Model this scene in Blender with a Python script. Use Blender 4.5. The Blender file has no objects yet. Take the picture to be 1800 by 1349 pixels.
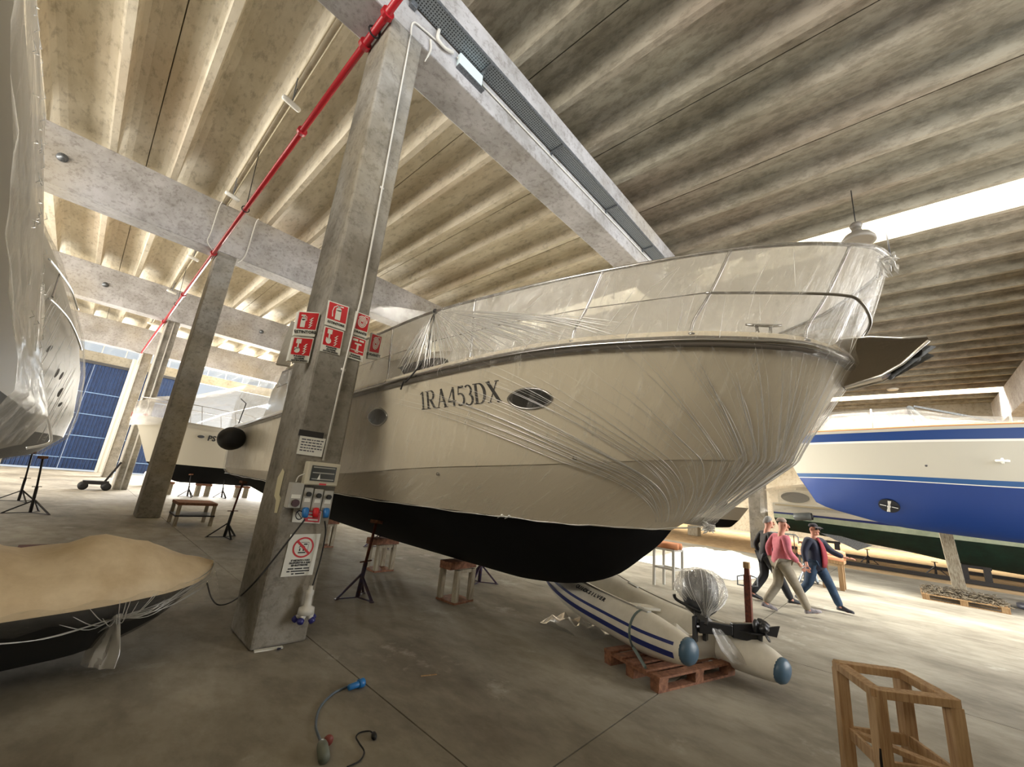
import bpy, bmesh, math, random
from mathutils import Vector, Matrix
from mathutils.bvhtree import BVHTree
random.seed(7)
PI = math.pi
sc = bpy.context.scene
COL = sc.collection

# ------------------------------------------------------------------ camera
RT = Vector((0.67339539, -0.73354641, 0.09191472))
UP = Vector((-0.24489702, -0.10403044, 0.96395182))
FW = Vector((0.69754147, 0.67163035, 0.24969695))
FPX = 705.0
CAM = Vector((0, 0, 1.85))

def ray(px, py):
    return RT * (px - 900) + UP * (674.5 - py) + FW * FPX
def onz(px, py, z=0.0):
    d = ray(px, py); return CAM + d * ((z - CAM.z) / d.z)
def onx(px, py, x):
    d = ray(px, py); return CAM + d * ((x - CAM.x) / d.x)
def ony(px, py, y):
    d = ray(px, py); return CAM + d * ((y - CAM.y) / d.y)

cd = bpy.data.cameras.new('camera')
cam = bpy.data.objects.new('camera', cd)
COL.objects.link(cam)
cam.matrix_world = Matrix(((RT.x, UP.x, -FW.x, 0), (RT.y, UP.y, -FW.y, 0), (RT.z, UP.z, -FW.z, 1.85), (0, 0, 0, 1)))
cd.sensor_width = 36
cd.lens = 36 * FPX / 1800
cd.clip_end = 300
sc.camera = cam
sc.view_settings.view_transform = 'Standard'
sc.view_settings.look = 'None'
sc.view_settings.gamma = 1
sc.view_settings.use_curve_mapping = False
sc.view_settings.exposure = 0.75
sc.cycles.use_denoising = True
sc.cycles.max_bounces = 8
sc.cycles.diffuse_bounces = 6
sc.cycles.transparent_max_bounces = 40
sc.cycles.caustics_reflective = False
sc.cycles.caustics_refractive = False
sc.cycles.sample_clamp_indirect = 6

# ------------------------------------------------------------------ materials
def lin(r, g, b):
    f = lambda c: ((c / 255) / 12.92 if c / 255 <= 0.04045 else ((c / 255 + 0.055) / 1.055) ** 2.4)
    return (f(r), f(g), f(b), 1)

def mat(name, col, rough=0.6, metal=0.0, col2=None, scale=6.0, bump=0.0, detail=5, stretch=None, spec=None, coat=0.0, thr=(0.35, 0.65), bscale=None):
    m = bpy.data.materials.new(name); m.use_nodes = True
    nt = m.node_tree; N = nt.nodes; L = nt.links
    p = N['Principled BSDF']
    p.inputs['Base Color'].default_value = col
    p.inputs['Roughness'].default_value = rough
    p.inputs['Metallic'].default_value = metal
    if spec is not None: p.inputs['Specular IOR Level'].default_value = spec
    if coat: p.inputs['Coat Weight'].default_value = coat
    if col2 is not None or bump:
        tc = N.new('ShaderNodeTexCoord'); mp = N.new('ShaderNodeMapping')
        L.new(tc.outputs['Object'], mp.inputs['Vector'])
        if stretch: mp.inputs['Scale'].default_value = stretch
        no = N.new('ShaderNodeTexNoise'); no.inputs['Scale'].default_value = scale; no.inputs['Detail'].default_value = detail
        no.inputs['Roughness'].default_value = 0.65
        L.new(mp.outputs['Vector'], no.inputs['Vector'])
        if col2 is not None:
            r = N.new('ShaderNodeValToRGB')
            r.color_ramp.elements[0].position = thr[0]; r.color_ramp.elements[1].position = thr[1]
            r.color_ramp.elements[0].color = col2; r.color_ramp.elements[1].color = col
            L.new(no.outputs['Fac'], r.inputs['Fac']); L.new(r.outputs['Color'], p.inputs['Base Color'])
        if bump:
            b = N.new('ShaderNodeBump'); b.inputs['Strength'].default_value = bump; b.inputs['Distance'].default_value = 0.02
            src = no
            if bscale:
                src = N.new('ShaderNodeTexNoise'); src.inputs['Scale'].default_value = bscale; src.inputs['Detail'].default_value = 4
                L.new(mp.outputs['Vector'], src.inputs['Vector'])
            L.new(src.outputs['Fac'], b.inputs['Height']); L.new(b.outputs['Normal'], p.inputs['Normal'])
    return m

def film_mat(name, tint=(0.93, 0.91, 0.86), haze=0.12, gloss=0.10, rough=0.16, scale=5.0, stretch=(1, 1, 1), bump=0.6, streak=0.25, edge=0.35):
    """thin polythene: mostly see-through, a milky share that rises where noise says the film is folded, and a glossy share with crumpled normals"""
    m = bpy.data.materials.new(name); m.use_nodes = True
    nt = m.node_tree; N = nt.nodes; L = nt.links
    N.remove(N['Principled BSDF']); out = N['Material Output']
    tc = N.new('ShaderNodeTexCoord'); mp = N.new('ShaderNodeMapping'); mp.inputs['Scale'].default_value = stretch
    L.new(tc.outputs['UV'], mp.inputs['Vector'])
    no = N.new('ShaderNodeTexNoise'); no.inputs['Scale'].default_value = scale; no.inputs['Detail'].default_value = 6; no.inputs['Roughness'].default_value = 0.7
    no.inputs['Distortion'].default_value = 0.6
    L.new(mp.outputs['Vector'], no.inputs['Vector'])
    bp = N.new('ShaderNodeBump'); bp.inputs['Strength'].default_value = bump; bp.inputs['Distance'].default_value = 0.05
    L.new(no.outputs['Fac'], bp.inputs['Height'])
    tr = N.new('ShaderNodeBsdfTransparent'); tr.inputs['Color'].default_value = (0.97, 0.965, 0.95, 1)
    df = N.new('ShaderNodeBsdfDiffuse'); df.inputs['Color'].default_value = (*tint, 1)
    tl = N.new('ShaderNodeBsdfTranslucent'); tl.inputs['Color'].default_value = (*tint, 1)
    gl = N.new('ShaderNodeBsdfGlossy'); gl.inputs['Roughness'].default_value = rough; gl.inputs['Color'].default_value = (1, 1, 1, 1)
    L.new(bp.outputs['Normal'], gl.inputs['Normal'])
    ms = N.new('ShaderNodeMixShader'); ms.inputs['Fac'].default_value = 0.5
    L.new(df.outputs['BSDF'], ms.inputs[1]); L.new(tl.outputs['BSDF'], ms.inputs[2])
    r = N.new('ShaderNodeMapRange'); r.inputs['From Min'].default_value = 0.52; r.inputs['From Max'].default_value = 0.72
    r.inputs['To Min'].default_value = haze; r.inputs['To Max'].default_value = haze + streak
    L.new(no.outputs['Fac'], r.inputs['Value'])
    m1 = N.new('ShaderNodeMixShader'); L.new(r.outputs['Result'], m1.inputs['Fac'])
    L.new(tr.outputs['BSDF'], m1.inputs[1]); L.new(ms.outputs['Shader'], m1.inputs[2])
    lw = N.new('ShaderNodeLayerWeight'); lw.inputs['Blend'].default_value = 0.35
    r2 = N.new('ShaderNodeMapRange'); r2.inputs['To Min'].default_value = gloss; r2.inputs['To Max'].default_value = min(1, gloss + edge)
    L.new(lw.outputs['Facing'], r2.inputs['Value'])
    m2 = N.new('ShaderNodeMixShader'); L.new(r2.outputs['Result'], m2.inputs['Fac'])
    L.new(m1.outputs['Shader'], m2.inputs[1]); L.new(gl.outputs['BSDF'], m2.inputs[2])
    L.new(m2.outputs['Shader'], out.inputs['Surface'])
    return m

def emis(name, col, s):
    m = bpy.data.materials.new(name); m.use_nodes = True
    p = m.node_tree.nodes['Principled BSDF']; p.inputs['Base Color'].default_value = col
    p.inputs['Emission Color'].default_value = col; p.inputs['Emission Strength'].default_value = s
    return m

def glass_mat(name, col=(1, 1, 1), gloss=0.06):
    m = bpy.data.materials.new(name); m.use_nodes = True
    nt = m.node_tree; N = nt.nodes; L = nt.links
    N.remove(N['Principled BSDF'])
    tr = N.new('ShaderNodeBsdfTransparent'); tr.inputs['Color'].default_value = (*col, 1)
    gl = N.new('ShaderNodeBsdfGlossy'); gl.inputs['Roughness'].default_value = 0.05
    mx = N.new('ShaderNodeMixShader'); mx.inputs['Fac'].default_value = gloss
    L.new(tr.outputs[0], mx.inputs[1]); L.new(gl.outputs[0], mx.inputs[2]); L.new(mx.outputs[0], N['Material Output'].inputs['Surface'])
    return m

# ------------------------------------------------------------------ mesh builder
def frame_for(d):
    d = d.normalized()
    a = Vector((0, 0, 1)) if abs(d.z) < 0.95 else Vector((1, 0, 0))
    u = d.cross(a).normalized(); v = u.cross(d).normalized()
    return u, v

class MB:
    def __init__(s): s.v = []; s.f = []; s.mi = []; s.uv = {}; s.cur = 0
    def add(s, vs, fs):
        o = len(s.v); s.v += [Vector(v) for v in vs]
        for f in fs: s.f.append(tuple(i + o for i in f)); s.mi.append(s.cur)
        return s
    def box(s, lo, hi, rz=0, c=None):
        x0, y0, z0 = lo; x1, y1, z1 = hi
        vs = [Vector(p) for p in ((x0,y0,z0),(x1,y0,z0),(x1,y1,z0),(x0,y1,z0),(x0,y0,z1),(x1,y0,z1),(x1,y1,z1),(x0,y1,z1))]
        if rz:
            c = Vector(c) if c else Vector(((x0+x1)/2, (y0+y1)/2, 0)); R = Matrix.Rotation(rz, 3, 'Z')
            vs = [R @ (v - c) + c for v in vs]
        return s.add(vs, [(0,3,2,1),(4,5,6,7),(0,1,5,4),(1,2,6,5),(2,3,7,6),(3,0,4,7)])
    def bar(s, a, b, w, h, up=None, w2=None, h2=None):
        a = Vector(a); b = Vector(b); d = (b - a)
        if up is not None:
            u = d.cross(Vector(up)).normalized(); v = u.cross(d).normalized()
        else: u, v = frame_for(d)
        w2 = w if w2 is None else w2; h2 = h if h2 is None else h2
        vs = [a+u*sx*w/2+v*sy*h/2 for sx, sy in ((-1,-1),(1,-1),(1,1),(-1,1))] + [b+u*sx*w2/2+v*sy*h2/2 for sx, sy in ((-1,-1),(1,-1),(1,1),(-1,1))]
        return s.add(vs, [(0,1,2,3),(7,6,5,4),(0,4,5,1),(1,5,6,2),(2,6,7,3),(3,7,4,0)])
    def tube(s, pts, r, n=8, caps=True, closed=False):
        pts = [Vector(p) for p in pts]; m = len(pts)
        rs = r if isinstance(r, (list, tuple)) else [r] * m
        o = len(s.v); pu = None
        for i, p in enumerate(pts):
            if closed: d = pts[(i+1) % m] - pts[i-1]
            else: d = pts[min(i+1, m-1)] - pts[max(i-1, 0)]
            if d.length < 1e-9: d = Vector((0,0,1))
            d.normalize()
            if pu is None: u, v = frame_for(d)
            else:
                u = pu - d * pu.dot(d)
                if u.length < 1e-6: u, _ = frame_for(d)
                u.normalize(); v = d.cross(u)
            pu = u
            v = d.cross(u)
            rr = rs[i]; ra, rb = rr if isinstance(rr, tuple) else (rr, rr)
            for k in range(n):
                t = 2 * PI * k / n
                s.v.append(p + u * math.cos(t) * ra + v * math.sin(t) * rb)
        M = m if closed else m - 1
        for i in range(M):
            for k in range(n):
                a = o + i*n + k; b = o + i*n + (k+1) % n; c = o + ((i+1) % m)*n + (k+1) % n; d_ = o + ((i+1) % m)*n + k
                s.f.append((a, b, c, d_)); s.mi.append(s.cur)
        if caps and not closed:
            s.f.append(tuple(o + k for k in range(n))[::-1]); s.mi.append(s.cur)
            s.f.append(tuple(o + (m-1)*n + k for k in range(n))); s.mi.append(s.cur)
        return s
    def cyl(s, a, b, r, n=16, r2=None):
        return s.tube([a, b], [r, r if r2 is None else r2], n)
    def lathe(s, c, prof, axis=(0,0,1), n=20):
        c = Vector(c); ax = Vector(axis).normalized(); u, v = frame_for(ax); o = len(s.v); m = len(prof)
        for (r, h) in prof:
            for k in range(n):
                t = 2*PI*k/n; s.v.append(c + ax*h + u*math.cos(t)*r + v*math.sin(t)*r)
        for i in range(m-1):
            for k in range(n):
                s.f.append((o+i*n+k, o+i*n+(k+1)%n, o+(i+1)*n+(k+1)%n, o+(i+1)*n+k)); s.mi.append(s.cur)
        s.f.append(tuple(o+k for k in range(n))[::-1]); s.mi.append(s.cur)
        s.f.append(tuple(o+(m-1)*n+k for k in range(n))); s.mi.append(s.cur)
        return s
    def loft(s, rows, uv=False, close=False, caps=False):
        o = len(s.v); n = len(rows[0]); m = len(rows)
        for r in rows: s.v += [Vector(p) for p in r]
        for i in range(m-1):
            for k in range(n if close else n-1):
                k2 = (k+1) % n
                s.f.append((o+i*n+k, o+i*n+k2, o+(i+1)*n+k2, o+(i+1)*n+k)); s.mi.append(s.cur)
        if uv:
            for i in range(m):
                for k in range(n): s.uv[o+i*n+k] = (k/(n-1), i/(m-1))
        if caps:
            s.f.append(tuple(o+k for k in range(n))[::-1]); s.mi.append(s.cur)
            s.f.append(tuple(o+(m-1)*n+k for k in range(n))); s.mi.append(s.cur)
        return s
    def prism(s, pts, off):
        """closed polygon pts extruded by vector off"""
        off = Vector(off); n = len(pts); o = len(s.v)
        s.v += [Vector(p) for p in pts] + [Vector(p) + off for p in pts]
        s.f.append(tuple(o+i for i in range(n))[::-1]); s.mi.append(s.cur)
        s.f.append(tuple(o+n+i for i in range(n))); s.mi.append(s.cur)
        for i in range(n):
            j = (i+1) % n; s.f.append((o+i, o+j, o+n+j, o+n+i)); s.mi.append(s.cur)
        return s
    def sphere(s, c, r, n=12, m=8, sc=(1,1,1)):
        c = Vector(c); rows = []
        for i in range(m+1):
            t = PI*i/m; rows.append([(c.x+r*sc[0]*math.sin(t)*math.cos(2*PI*k/n), c.y+r*sc[1]*math.sin(t)*math.sin(2*PI*k/n), c.z+r*sc[2]*math.cos(t)) for k in range(n)])
        return s.loft(rows, close=True)
    def build(s, name, m, parent=None, smooth=False, bevel=0.0, local=False, solid=0.0, sub=0, merge=False, auto=None):
        me = bpy.data.meshes.new(name)
        vs = s.v
        if parent is not None and not local:
            inv = PM[parent.name]; vs = [inv @ v for v in vs]
        me.from_pydata([tuple(v) for v in vs], [], s.f)
        ms = m if isinstance(m, (list, tuple)) else [m]
        for x in ms: me.materials.append(x)
        if len(ms) > 1: me.polygons.foreach_set('material_index', s.mi)
        if s.uv:
            ul = me.uv_layers.new(name='UVMap')
            for lp in me.loops: ul.data[lp.index].uv = s.uv.get(lp.vertex_index, (0, 0))
        bm = bmesh.new(); bm.from_mesh(me)
        if merge: bmesh.ops.remove_doubles(bm, verts=bm.verts, dist=1e-4)
        bmesh.ops.recalc_face_normals(bm, faces=bm.faces)
        bm.to_mesh(me); bm.free()
        if smooth:
            me.polygons.foreach_set('use_smooth', [True]*len(me.polygons))
            if auto:
                try: me.set_sharp_from_angle(angle=auto)
                except Exception: pass
        o = bpy.data.objects.new(name, me); COL.objects.link(o)
        if parent is not None:
            o.parent = parent; PM[o.name] = PM[parent.name]
        else: PM[o.name] = Matrix.Identity(4)
        if solid:
            md = o.modifiers.new('thickness', 'SOLIDIFY'); md.thickness = solid; md.offset = 0
        if bevel:
            md = o.modifiers.new('bevel', 'BEVEL'); md.width = bevel; md.segments = 2; md.limit_method = 'ANGLE'; md.angle_limit = math.radians(40)
        if sub:
            md = o.modifiers.new('sub', 'SUBSURF'); md.levels = sub; md.render_levels = sub
        return o
PM = {}

def tag(o, label=None, cat=None, group=None, kind=None):
    if label: o['label'] = label
    if cat: o['category'] = cat
    if group: o['group'] = group
    if kind: o['kind'] = kind
    return o
def thing(name, label, cat, loc=(0,0,0), rz=0.0, group=None):
    o = bpy.data.objects.new(name, None); COL.objects.link(o)
    o.empty_display_size = 0.2
    o.location = loc; o.rotation_euler = (0, 0, rz)
    PM[o.name] = (Matrix.Translation(Vector(loc)) @ Matrix.Rotation(rz, 4, 'Z')).inverted()
    return tag(o, label, cat, group)
def struct(o): o['kind'] = 'structure'; return o
def dup(root, loc, rz, label=None, group=None):
    r = root.copy(); COL.objects.link(r); r.location = loc; r.rotation_euler = (0, 0, rz)
    if label: r['label'] = label
    if group: r['group'] = group
    def kids(src, dst):
        for ch in [c for c in COL.objects if c.parent == src]:
            c = ch.copy(); COL.objects.link(c); c.parent = dst
            kids(ch, c)
    kids(root, r)
    return r
def cr(tab, x):
    """smooth interpolation through a table of (x, value)"""
    if x <= tab[0][0]: return tab[0][1]
    if x >= tab[-1][0]: return tab[-1][1]
    for i in range(len(tab)-1):
        if tab[i][0] <= x <= tab[i+1][0]:
            x0, y0 = tab[i]; x1, y1 = tab[i+1]; h = x1-x0; d = (y1-y0)/h
            def sl(j):
                if j == 0: return (tab[1][1]-tab[0][1])/(tab[1][0]-tab[0][0])
                if j == len(tab)-1: return (tab[-1][1]-tab[-2][1])/(tab[-1][0]-tab[-2][0])
                a = (tab[j][1]-tab[j-1][1])/(tab[j][0]-tab[j-1][0]); b = (tab[j+1][1]-tab[j][1])/(tab[j+1][0]-tab[j][0])
                return 0 if a*b <= 0 else 2*a*b/(a+b)
            m0, m1 = sl(i), sl(i+1); t = (x-x0)/h
            return (2*t**3-3*t*t+1)*y0+(t**3-2*t*t+t)*h*m0+(-2*t**3+3*t*t)*y1+(t**3-t*t)*h*m1
def lerp(a, b, t): return a + (b - a) * t
def curve(pts, n=12):
    """Catmull-Rom through points"""
    P = [Vector(p) for p in pts]; out = []
    for i in range(len(P)-1):
        p0 = P[max(i-1,0)]; p1 = P[i]; p2 = P[i+1]; p3 = P[min(i+2,len(P)-1)]
        for k in range(n):
            t = k/n
            out.append(0.5*((2*p1)+(p2-p0)*t+(2*p0-5*p1+4*p2-p3)*t*t+(3*p1-p0-3*p2+p3)*t**3))
    out.append(P[-1]); return out

# ------------------------------------------------------------------ shared materials
MT = {}
MT['white_paint'] = mat('white_paint', lin(205,203,196), 0.45)
MT['galv'] = mat('galvanised_steel', lin(132,136,140), 0.45, 0.6, lin(95,99,104), 30)
MT['steel'] = mat('polished_steel', (0.42,0.41,0.40,1), 0.22, 1.0)
MT['black'] = mat('black_plastic', lin(22,22,24), 0.4)
MT['rubber'] = mat('black_rubber', lin(18,18,19), 0.6)
MT['red'] = mat('red_pipe_paint', lin(158,24,34), 0.35)
MT['wood'] = mat('pale_timber', lin(178,148,108), 0.75, 0, lin(140,106,70), 4, 0.15, stretch=(9,9,0.6))
MT['woodw'] = mat('weathered_timber', lin(176,168,148), 0.8, 0, lin(126,112,92), 5, 0.2, stretch=(8,8,0.8))
MT['wood_red'] = mat('reddish_timber', lin(150,104,76), 0.8, 0, lin(104,66,48), 6, 0.2, stretch=(3,3,3))
MT['dark_blue_steel'] = mat('blue_painted_steel', lin(52,52,82), 0.5, 0.2, lin(70,44,40), 14)
MT['rust'] = mat('rusty_brown_steel', lin(112,56,36), 0.65, 0.2, lin(70,36,26), 18)
MT['dark_steel'] = mat('dark_steel', lin(44,42,42), 0.55, 0.3)
MT['cream'] = mat('cream_gelcoat', lin(214,204,182), 0.25, 0, None, coat=0.3)
MT['white_gel'] = mat('white_gelcoat', lin(188,183,170), 0.25, coat=0.3)
MT['antifoul_black'] = mat('black_antifouling', lin(13,13,14), 0.75, 0, lin(8,8,9), 3, spec=.2)
MT['glass_dark'] = mat('dark_tinted_glass', lin(20,17,15), 0.22, spec=.25)
MT['navy'] = mat('navy_stripe', lin(28,40,100), 0.35)
MT['paper'] = mat('white_sign_board', lin(226,226,218), 0.4)
MT['sign_red'] = mat('sign_red', lin(200,24,34), 0.4)
MT['ink'] = mat('black_ink', lin(16,16,18), 0.5)
MT['blue_plastic'] = mat('blue_plastic', lin(34,110,178), 0.4)
MT['grey_plastic'] = mat('grey_plastic', lin(160,160,154), 0.45)
# ================================================================== BUILDING
MOD = 2.85; J0 = 2.19
ROWS = [-6.25, 4.95, 16.15, 27.35, 38.55]
YW = 46.0; XR = 42.0; XL = -13.0; YB = -12.0

def concrete(name, base, dark, warm, sc1=1.6, sc2=14, bump=0.25, stretch=(1,1,1), stain=0.36):
    m = bpy.data.materials.new(name); m.use_nodes = True
    nt = m.node_tree; N = nt.nodes; L = nt.links; p = N['Principled BSDF']; p.inputs['Roughness'].default_value = 0.85
    tc = N.new('ShaderNodeTexCoord'); mp = N.new('ShaderNodeMapping'); mp.inputs['Scale'].default_value = stretch
    L.new(tc.outputs['Object'], mp.inputs['Vector'])
    a = N.new('ShaderNodeTexNoise'); a.inputs['Scale'].default_value = sc1; a.inputs['Detail'].default_value = 6; a.inputs['Roughness'].default_value = 0.65
    b = N.new('ShaderNodeTexNoise'); b.inputs['Scale'].default_value = sc2; b.inputs['Detail'].default_value = 8; b.inputs['Roughness'].default_value = 0.7
    c = N.new('ShaderNodeTexNoise'); c.inputs['Scale'].default_value = sc1*0.37; c.inputs['Detail'].default_value = 3
    for n in (a, b, c): L.new(mp.outputs['Vector'], n.inputs['Vector'])
    r1 = N.new('ShaderNodeValToRGB'); r1.color_ramp.elements[0].position = 0.34; r1.color_ramp.elements[1].position = 0.62
    r1.color_ramp.elements[0].color = dark; r1.color_ramp.elements[1].color = base
    L.new(a.outputs['Fac'], r1.inputs['Fac'])
    mx = N.new('ShaderNodeMixRGB'); mx.inputs['Color2'].default_value = warm
    rr = N.new('ShaderNodeMapRange'); rr.inputs['From Min'].default_value = 0.5; rr.inputs['From Max'].default_value = 0.68; rr.inputs['To Max'].default_value = 0.6
    L.new(c.outputs['Fac'], rr.inputs['Value']); L.new(rr.outputs['Result'], mx.inputs['Fac']); L.new(r1.outputs['Color'], mx.inputs['Color1'])
    m2 = N.new('ShaderNodeMixRGB'); m2.blend_type = 'MULTIPLY'; m2.inputs['Fac'].default_value = 0.55
    r2 = N.new('ShaderNodeValToRGB'); r2.color_ramp.elements[0].position = stain; r2.color_ramp.elements[1].position = stain + 0.14
    r2.color_ramp.elements[0].color = (0.45,0.42,0.38,1); r2.color_ramp.elements[1].color = (1,1,1,1)
    L.new(b.outputs['Fac'], r2.inputs['Fac']); L.new(mx.outputs['Color'], m2.inputs['Color1']); L.new(r2.outputs['Color'], m2.inputs['Color2'])
    L.new(m2.outputs['Color'], p.inputs['Base Color'])
    bp = N.new('ShaderNodeBump'); bp.inputs['Strength'].default_value = bump; bp.inputs['Distance'].default_value = 0.02
    L.new(b.outputs['Fac'], bp.inputs['Height']); L.new(bp.outputs['Normal'], p.inputs['Normal'])
    return m
C_COL = concrete('column_concrete', lin(152,148,140), lin(112,107,98), lin(146,135,112), 1.4, 11)
C_BEAM = concrete('beam_concrete', lin(180,178,179), lin(146,143,140), lin(160,150,130), 0.9, 9)
C_CEIL = concrete('ceiling_concrete', lin(214,207,190), lin(184,175,154), lin(188,172,150), 0.7, 5, 0.3, (1.4,0.5,1), 0.35)
C_CEILD = concrete('mould_stained_shaded_concrete', lin(160,154,138), lin(120,113,96), lin(132,116,100), 0.7, 5, 0.3, (1.4,0.5,1), 0.41)  # mould stains, plus a darker base painting in the near right bay's shade
C_WALL = concrete('wall_concrete', lin(166,160,146), lin(140,134,120), lin(150,140,120), 0.5, 5)

# floor: dusty concrete with scuffed pale patches and dark spots
def floor_mat():
    m = bpy.data.materials.new('dusty_concrete_floor'); m.use_nodes = True
    nt = m.node_tree; N = nt.nodes; L = nt.links; p = N['Principled BSDF']; p.inputs['Roughness'].default_value = 0.78; p.inputs['Specular IOR Level'].default_value = 0.3
    tc = N.new('ShaderNodeTexCoord'); mp = N.new('ShaderNodeMapping'); mp.inputs['Scale'].default_value = (1.0, 0.55, 1)
    mp.inputs['Rotation'].default_value = (0, 0, 0.35)
    L.new(tc.outputs['Object'], mp.inputs['Vector'])
    def noi(s, d, src): 
        n = N.new('ShaderNodeTexNoise'); n.inputs['Scale'].default_value = s; n.inputs['Detail'].default_value = d; n.inputs['Roughness'].default_value = 0.68
        L.new(src, n.inputs['Vector']); return n
    a = noi(0.55, 7, mp.outputs['Vector']); b = noi(3.2, 8, mp.outputs['Vector']); c = noi(1.1, 6, tc.outputs['Object']); d = noi(16, 4, tc.outputs['Object'])
    r1 = N.new('ShaderNodeValToRGB'); e = r1.color_ramp.elements
    e[0].position = 0.33; e[0].color = lin(112,105,94); e[1].position = 0.62; e[1].color = lin(160,154,141)
    L.new(a.outputs['Fac'], r1.inputs['Fac'])
    r2 = N.new('ShaderNodeValToRGB'); e = r2.color_ramp.elements
    e[0].position = 0.4; e[0].color = (0.72,0.71,0.69,1); e[1].position = 0.56; e[1].color = (1,1,1,1)
    L.new(b.outputs['Fac'], r2.inputs['Fac'])
    m1 = N.new('ShaderNodeMixRGB'); m1.blend_type = 'MULTIPLY'; m1.inputs['Fac'].default_value = 0.7
    L.new(r1.outputs['Color'], m1.inputs['Color1']); L.new(r2.outputs['Color'], m1.inputs['Color2'])
    r3 = N.new('ShaderNodeMapRange'); r3.inputs['From Min'].default_value = 0.60; r3.inputs['From Max'].default_value = 0.70; r3.inputs['To Max'].default_value = 0.55
    L.new(c.outputs['Fac'], r3.inputs['Value'])
    m2 = N.new('ShaderNodeMixRGB'); m2.inputs['Color2'].default_value = lin(186,182,172)
    L.new(r3.outputs['Result'], m2.inputs['Fac']); L.new(m1.outputs['Color'], m2.inputs['Color1'])
    r4 = N.new('ShaderNodeMapRange'); r4.inputs['From Min'].default_value = 0.27; r4.inputs['From Max'].default_value = 0.22; r4.inputs['To Max'].default_value = 0.7
    L.new(d.outputs['Fac'], r4.inputs['Value'])
    m3 = N.new('ShaderNodeMixRGB'); m3.inputs['Color2'].default_value = lin(70,64,56)
    L.new(r4.outputs['Result'], m3.inputs['Fac']); L.new(m2.outputs['Color'], m3.inputs['Color1'])
    L.new(m3.outputs['Color'], p.inputs['Base Color'])
    bp = N.new('ShaderNodeBump'); bp.inputs['Strength'].default_value = 0.12; bp.inputs['Distance'].default_value = 0.01
    L.new(b.outputs['Fac'], bp.inputs['Height']); L.new(bp.outputs['Normal'], p.inputs['Normal'])
    return m
M_FLOOR = floor_mat()

# floor slab with saw-cut joints left open as narrow slots
XS = [XL, -2.36, 2.32, 6.98, 11.64, 16.3, 21.6]
YS = [YB, -3.05, 1.94, 6.93, 11.9, 16.9, 21.9, 26.9, 31.9, 36.9, 41.9, YW]
fb = MB(); g = 0.006
for i in range(len(XS)-1):
    for k in range(len(YS)-1):
        fb.box((XS[i]+g, YS[k]+g, -0.15), (XS[i+1]-g, YS[k+1]-g, 0))
struct(fb.build('floor', M_FLOOR))
M_DARK = mat('dark_joint_filler', lin(60,56,50), 0.9)
struct(MB().box((XL, YB, -0.3), (21.6, YW, -0.03)).build('floor', M_DARK))
M_SOIL = mat('tan_packed_earth', lin(186,158,116), 0.95, 0, lin(150,122,84), 2.2, 0.4)
struct(MB().box((21.6, YB, -0.3), (XR, YW, -0.02)).build('floor', M_SOIL))

# ceiling: double-tee slabs, ribs along y
ZR, ZS = 10.5, 11.02
def rib(cx): return [(cx-0.36, ZS), (cx-0.20, ZS-0.05), (cx-0.115, ZS-0.16), (cx-0.075, ZR), (cx+0.075, ZR), (cx+0.115, ZS-0.16), (cx+0.20, ZS-0.05), (cx+0.36, ZS)]
def tee_profile(j, skip=None):
    segs = [(j+0.012, ZS+0.1), (j+0.012, ZS)]
    for c in (j+MOD*0.25, j+MOD*0.75): segs += rib(c)
    return segs + [(j+MOD-0.012, ZS), (j+MOD-0.012, ZS+0.1)]
prof = []; k = -5; groups = []; cur = []
while J0 + k*MOD < XR:
    j = J0 + k*MOD
    if k in (0,): groups.append(cur); cur = []
    if k in (4, 12):      # bays with the rooflight slot between the two ribs
        a = j+MOD*0.25; b = j+MOD*0.75
        cur += [(j+0.012, ZS+0.1), (j+0.012, ZS)] + rib(a)[:5] + [(a+0.075, ZS+0.35), (a-0.2, ZS+0.35)]
        groups.append(cur)
        cur = [(b+0.3, ZS+0.5), (b+0.02, ZS+0.5), (b+0.02, ZR), (b+0.17, ZR)] + rib(b+0.1)[5:] + [(j+MOD-0.012, ZS), (j+MOD-0.012, ZS+0.1)]
    else: cur += tee_profile(j)
    k += 1
groups.append(cur)
for gi, gr in enumerate(groups):
  for ys in ([YB, -6.25, 5.66], [5.66, 16.15, 27.35, 38.55, YW]):
    cb = MB(); cb.loft([[(x, y, z) for (x, z) in gr] for y in ys])
    # roof deck above so nothing leaks
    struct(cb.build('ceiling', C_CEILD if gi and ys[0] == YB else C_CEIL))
x_s1 = (J0+4*MOD+MOD*0.25, J0+4*MOD+MOD*0.75); x_s2 = (J0+12*MOD+MOD*0.25, J0+12*MOD+MOD*0.75)
for a, b in ((XL-2, x_s1[0]), (x_s1[1]+0.1, x_s2[0]), (x_s2[1]+0.1, XR+0.5)):
    struct(MB().box((a, YB, ZS+0.36), (b, YW, ZS+0.5)).build('ceiling', C_CEIL))
# thin cross ribs (diaphragm lines) beside the beams
tb = MB()
for y0 in ROWS:
    for yy in (y0-0.62, y0+0.75+0.62):
        for kk in range(-4, 14):
            j = J0+kk*MOD
            for a, b in ((j+0.03, j+MOD*0.25-0.34), (j+MOD*0.25+0.34, j+MOD*0.75-0.34), (j+MOD*0.75+0.34, j+MOD-0.03)):
                if kk in (4, 12) and a > j+MOD*0.2 and b < j+MOD*0.9: continue
                tb.box((a, yy-0.03, ZS-0.018), (b, yy+0.03, ZS+0.01))


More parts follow.
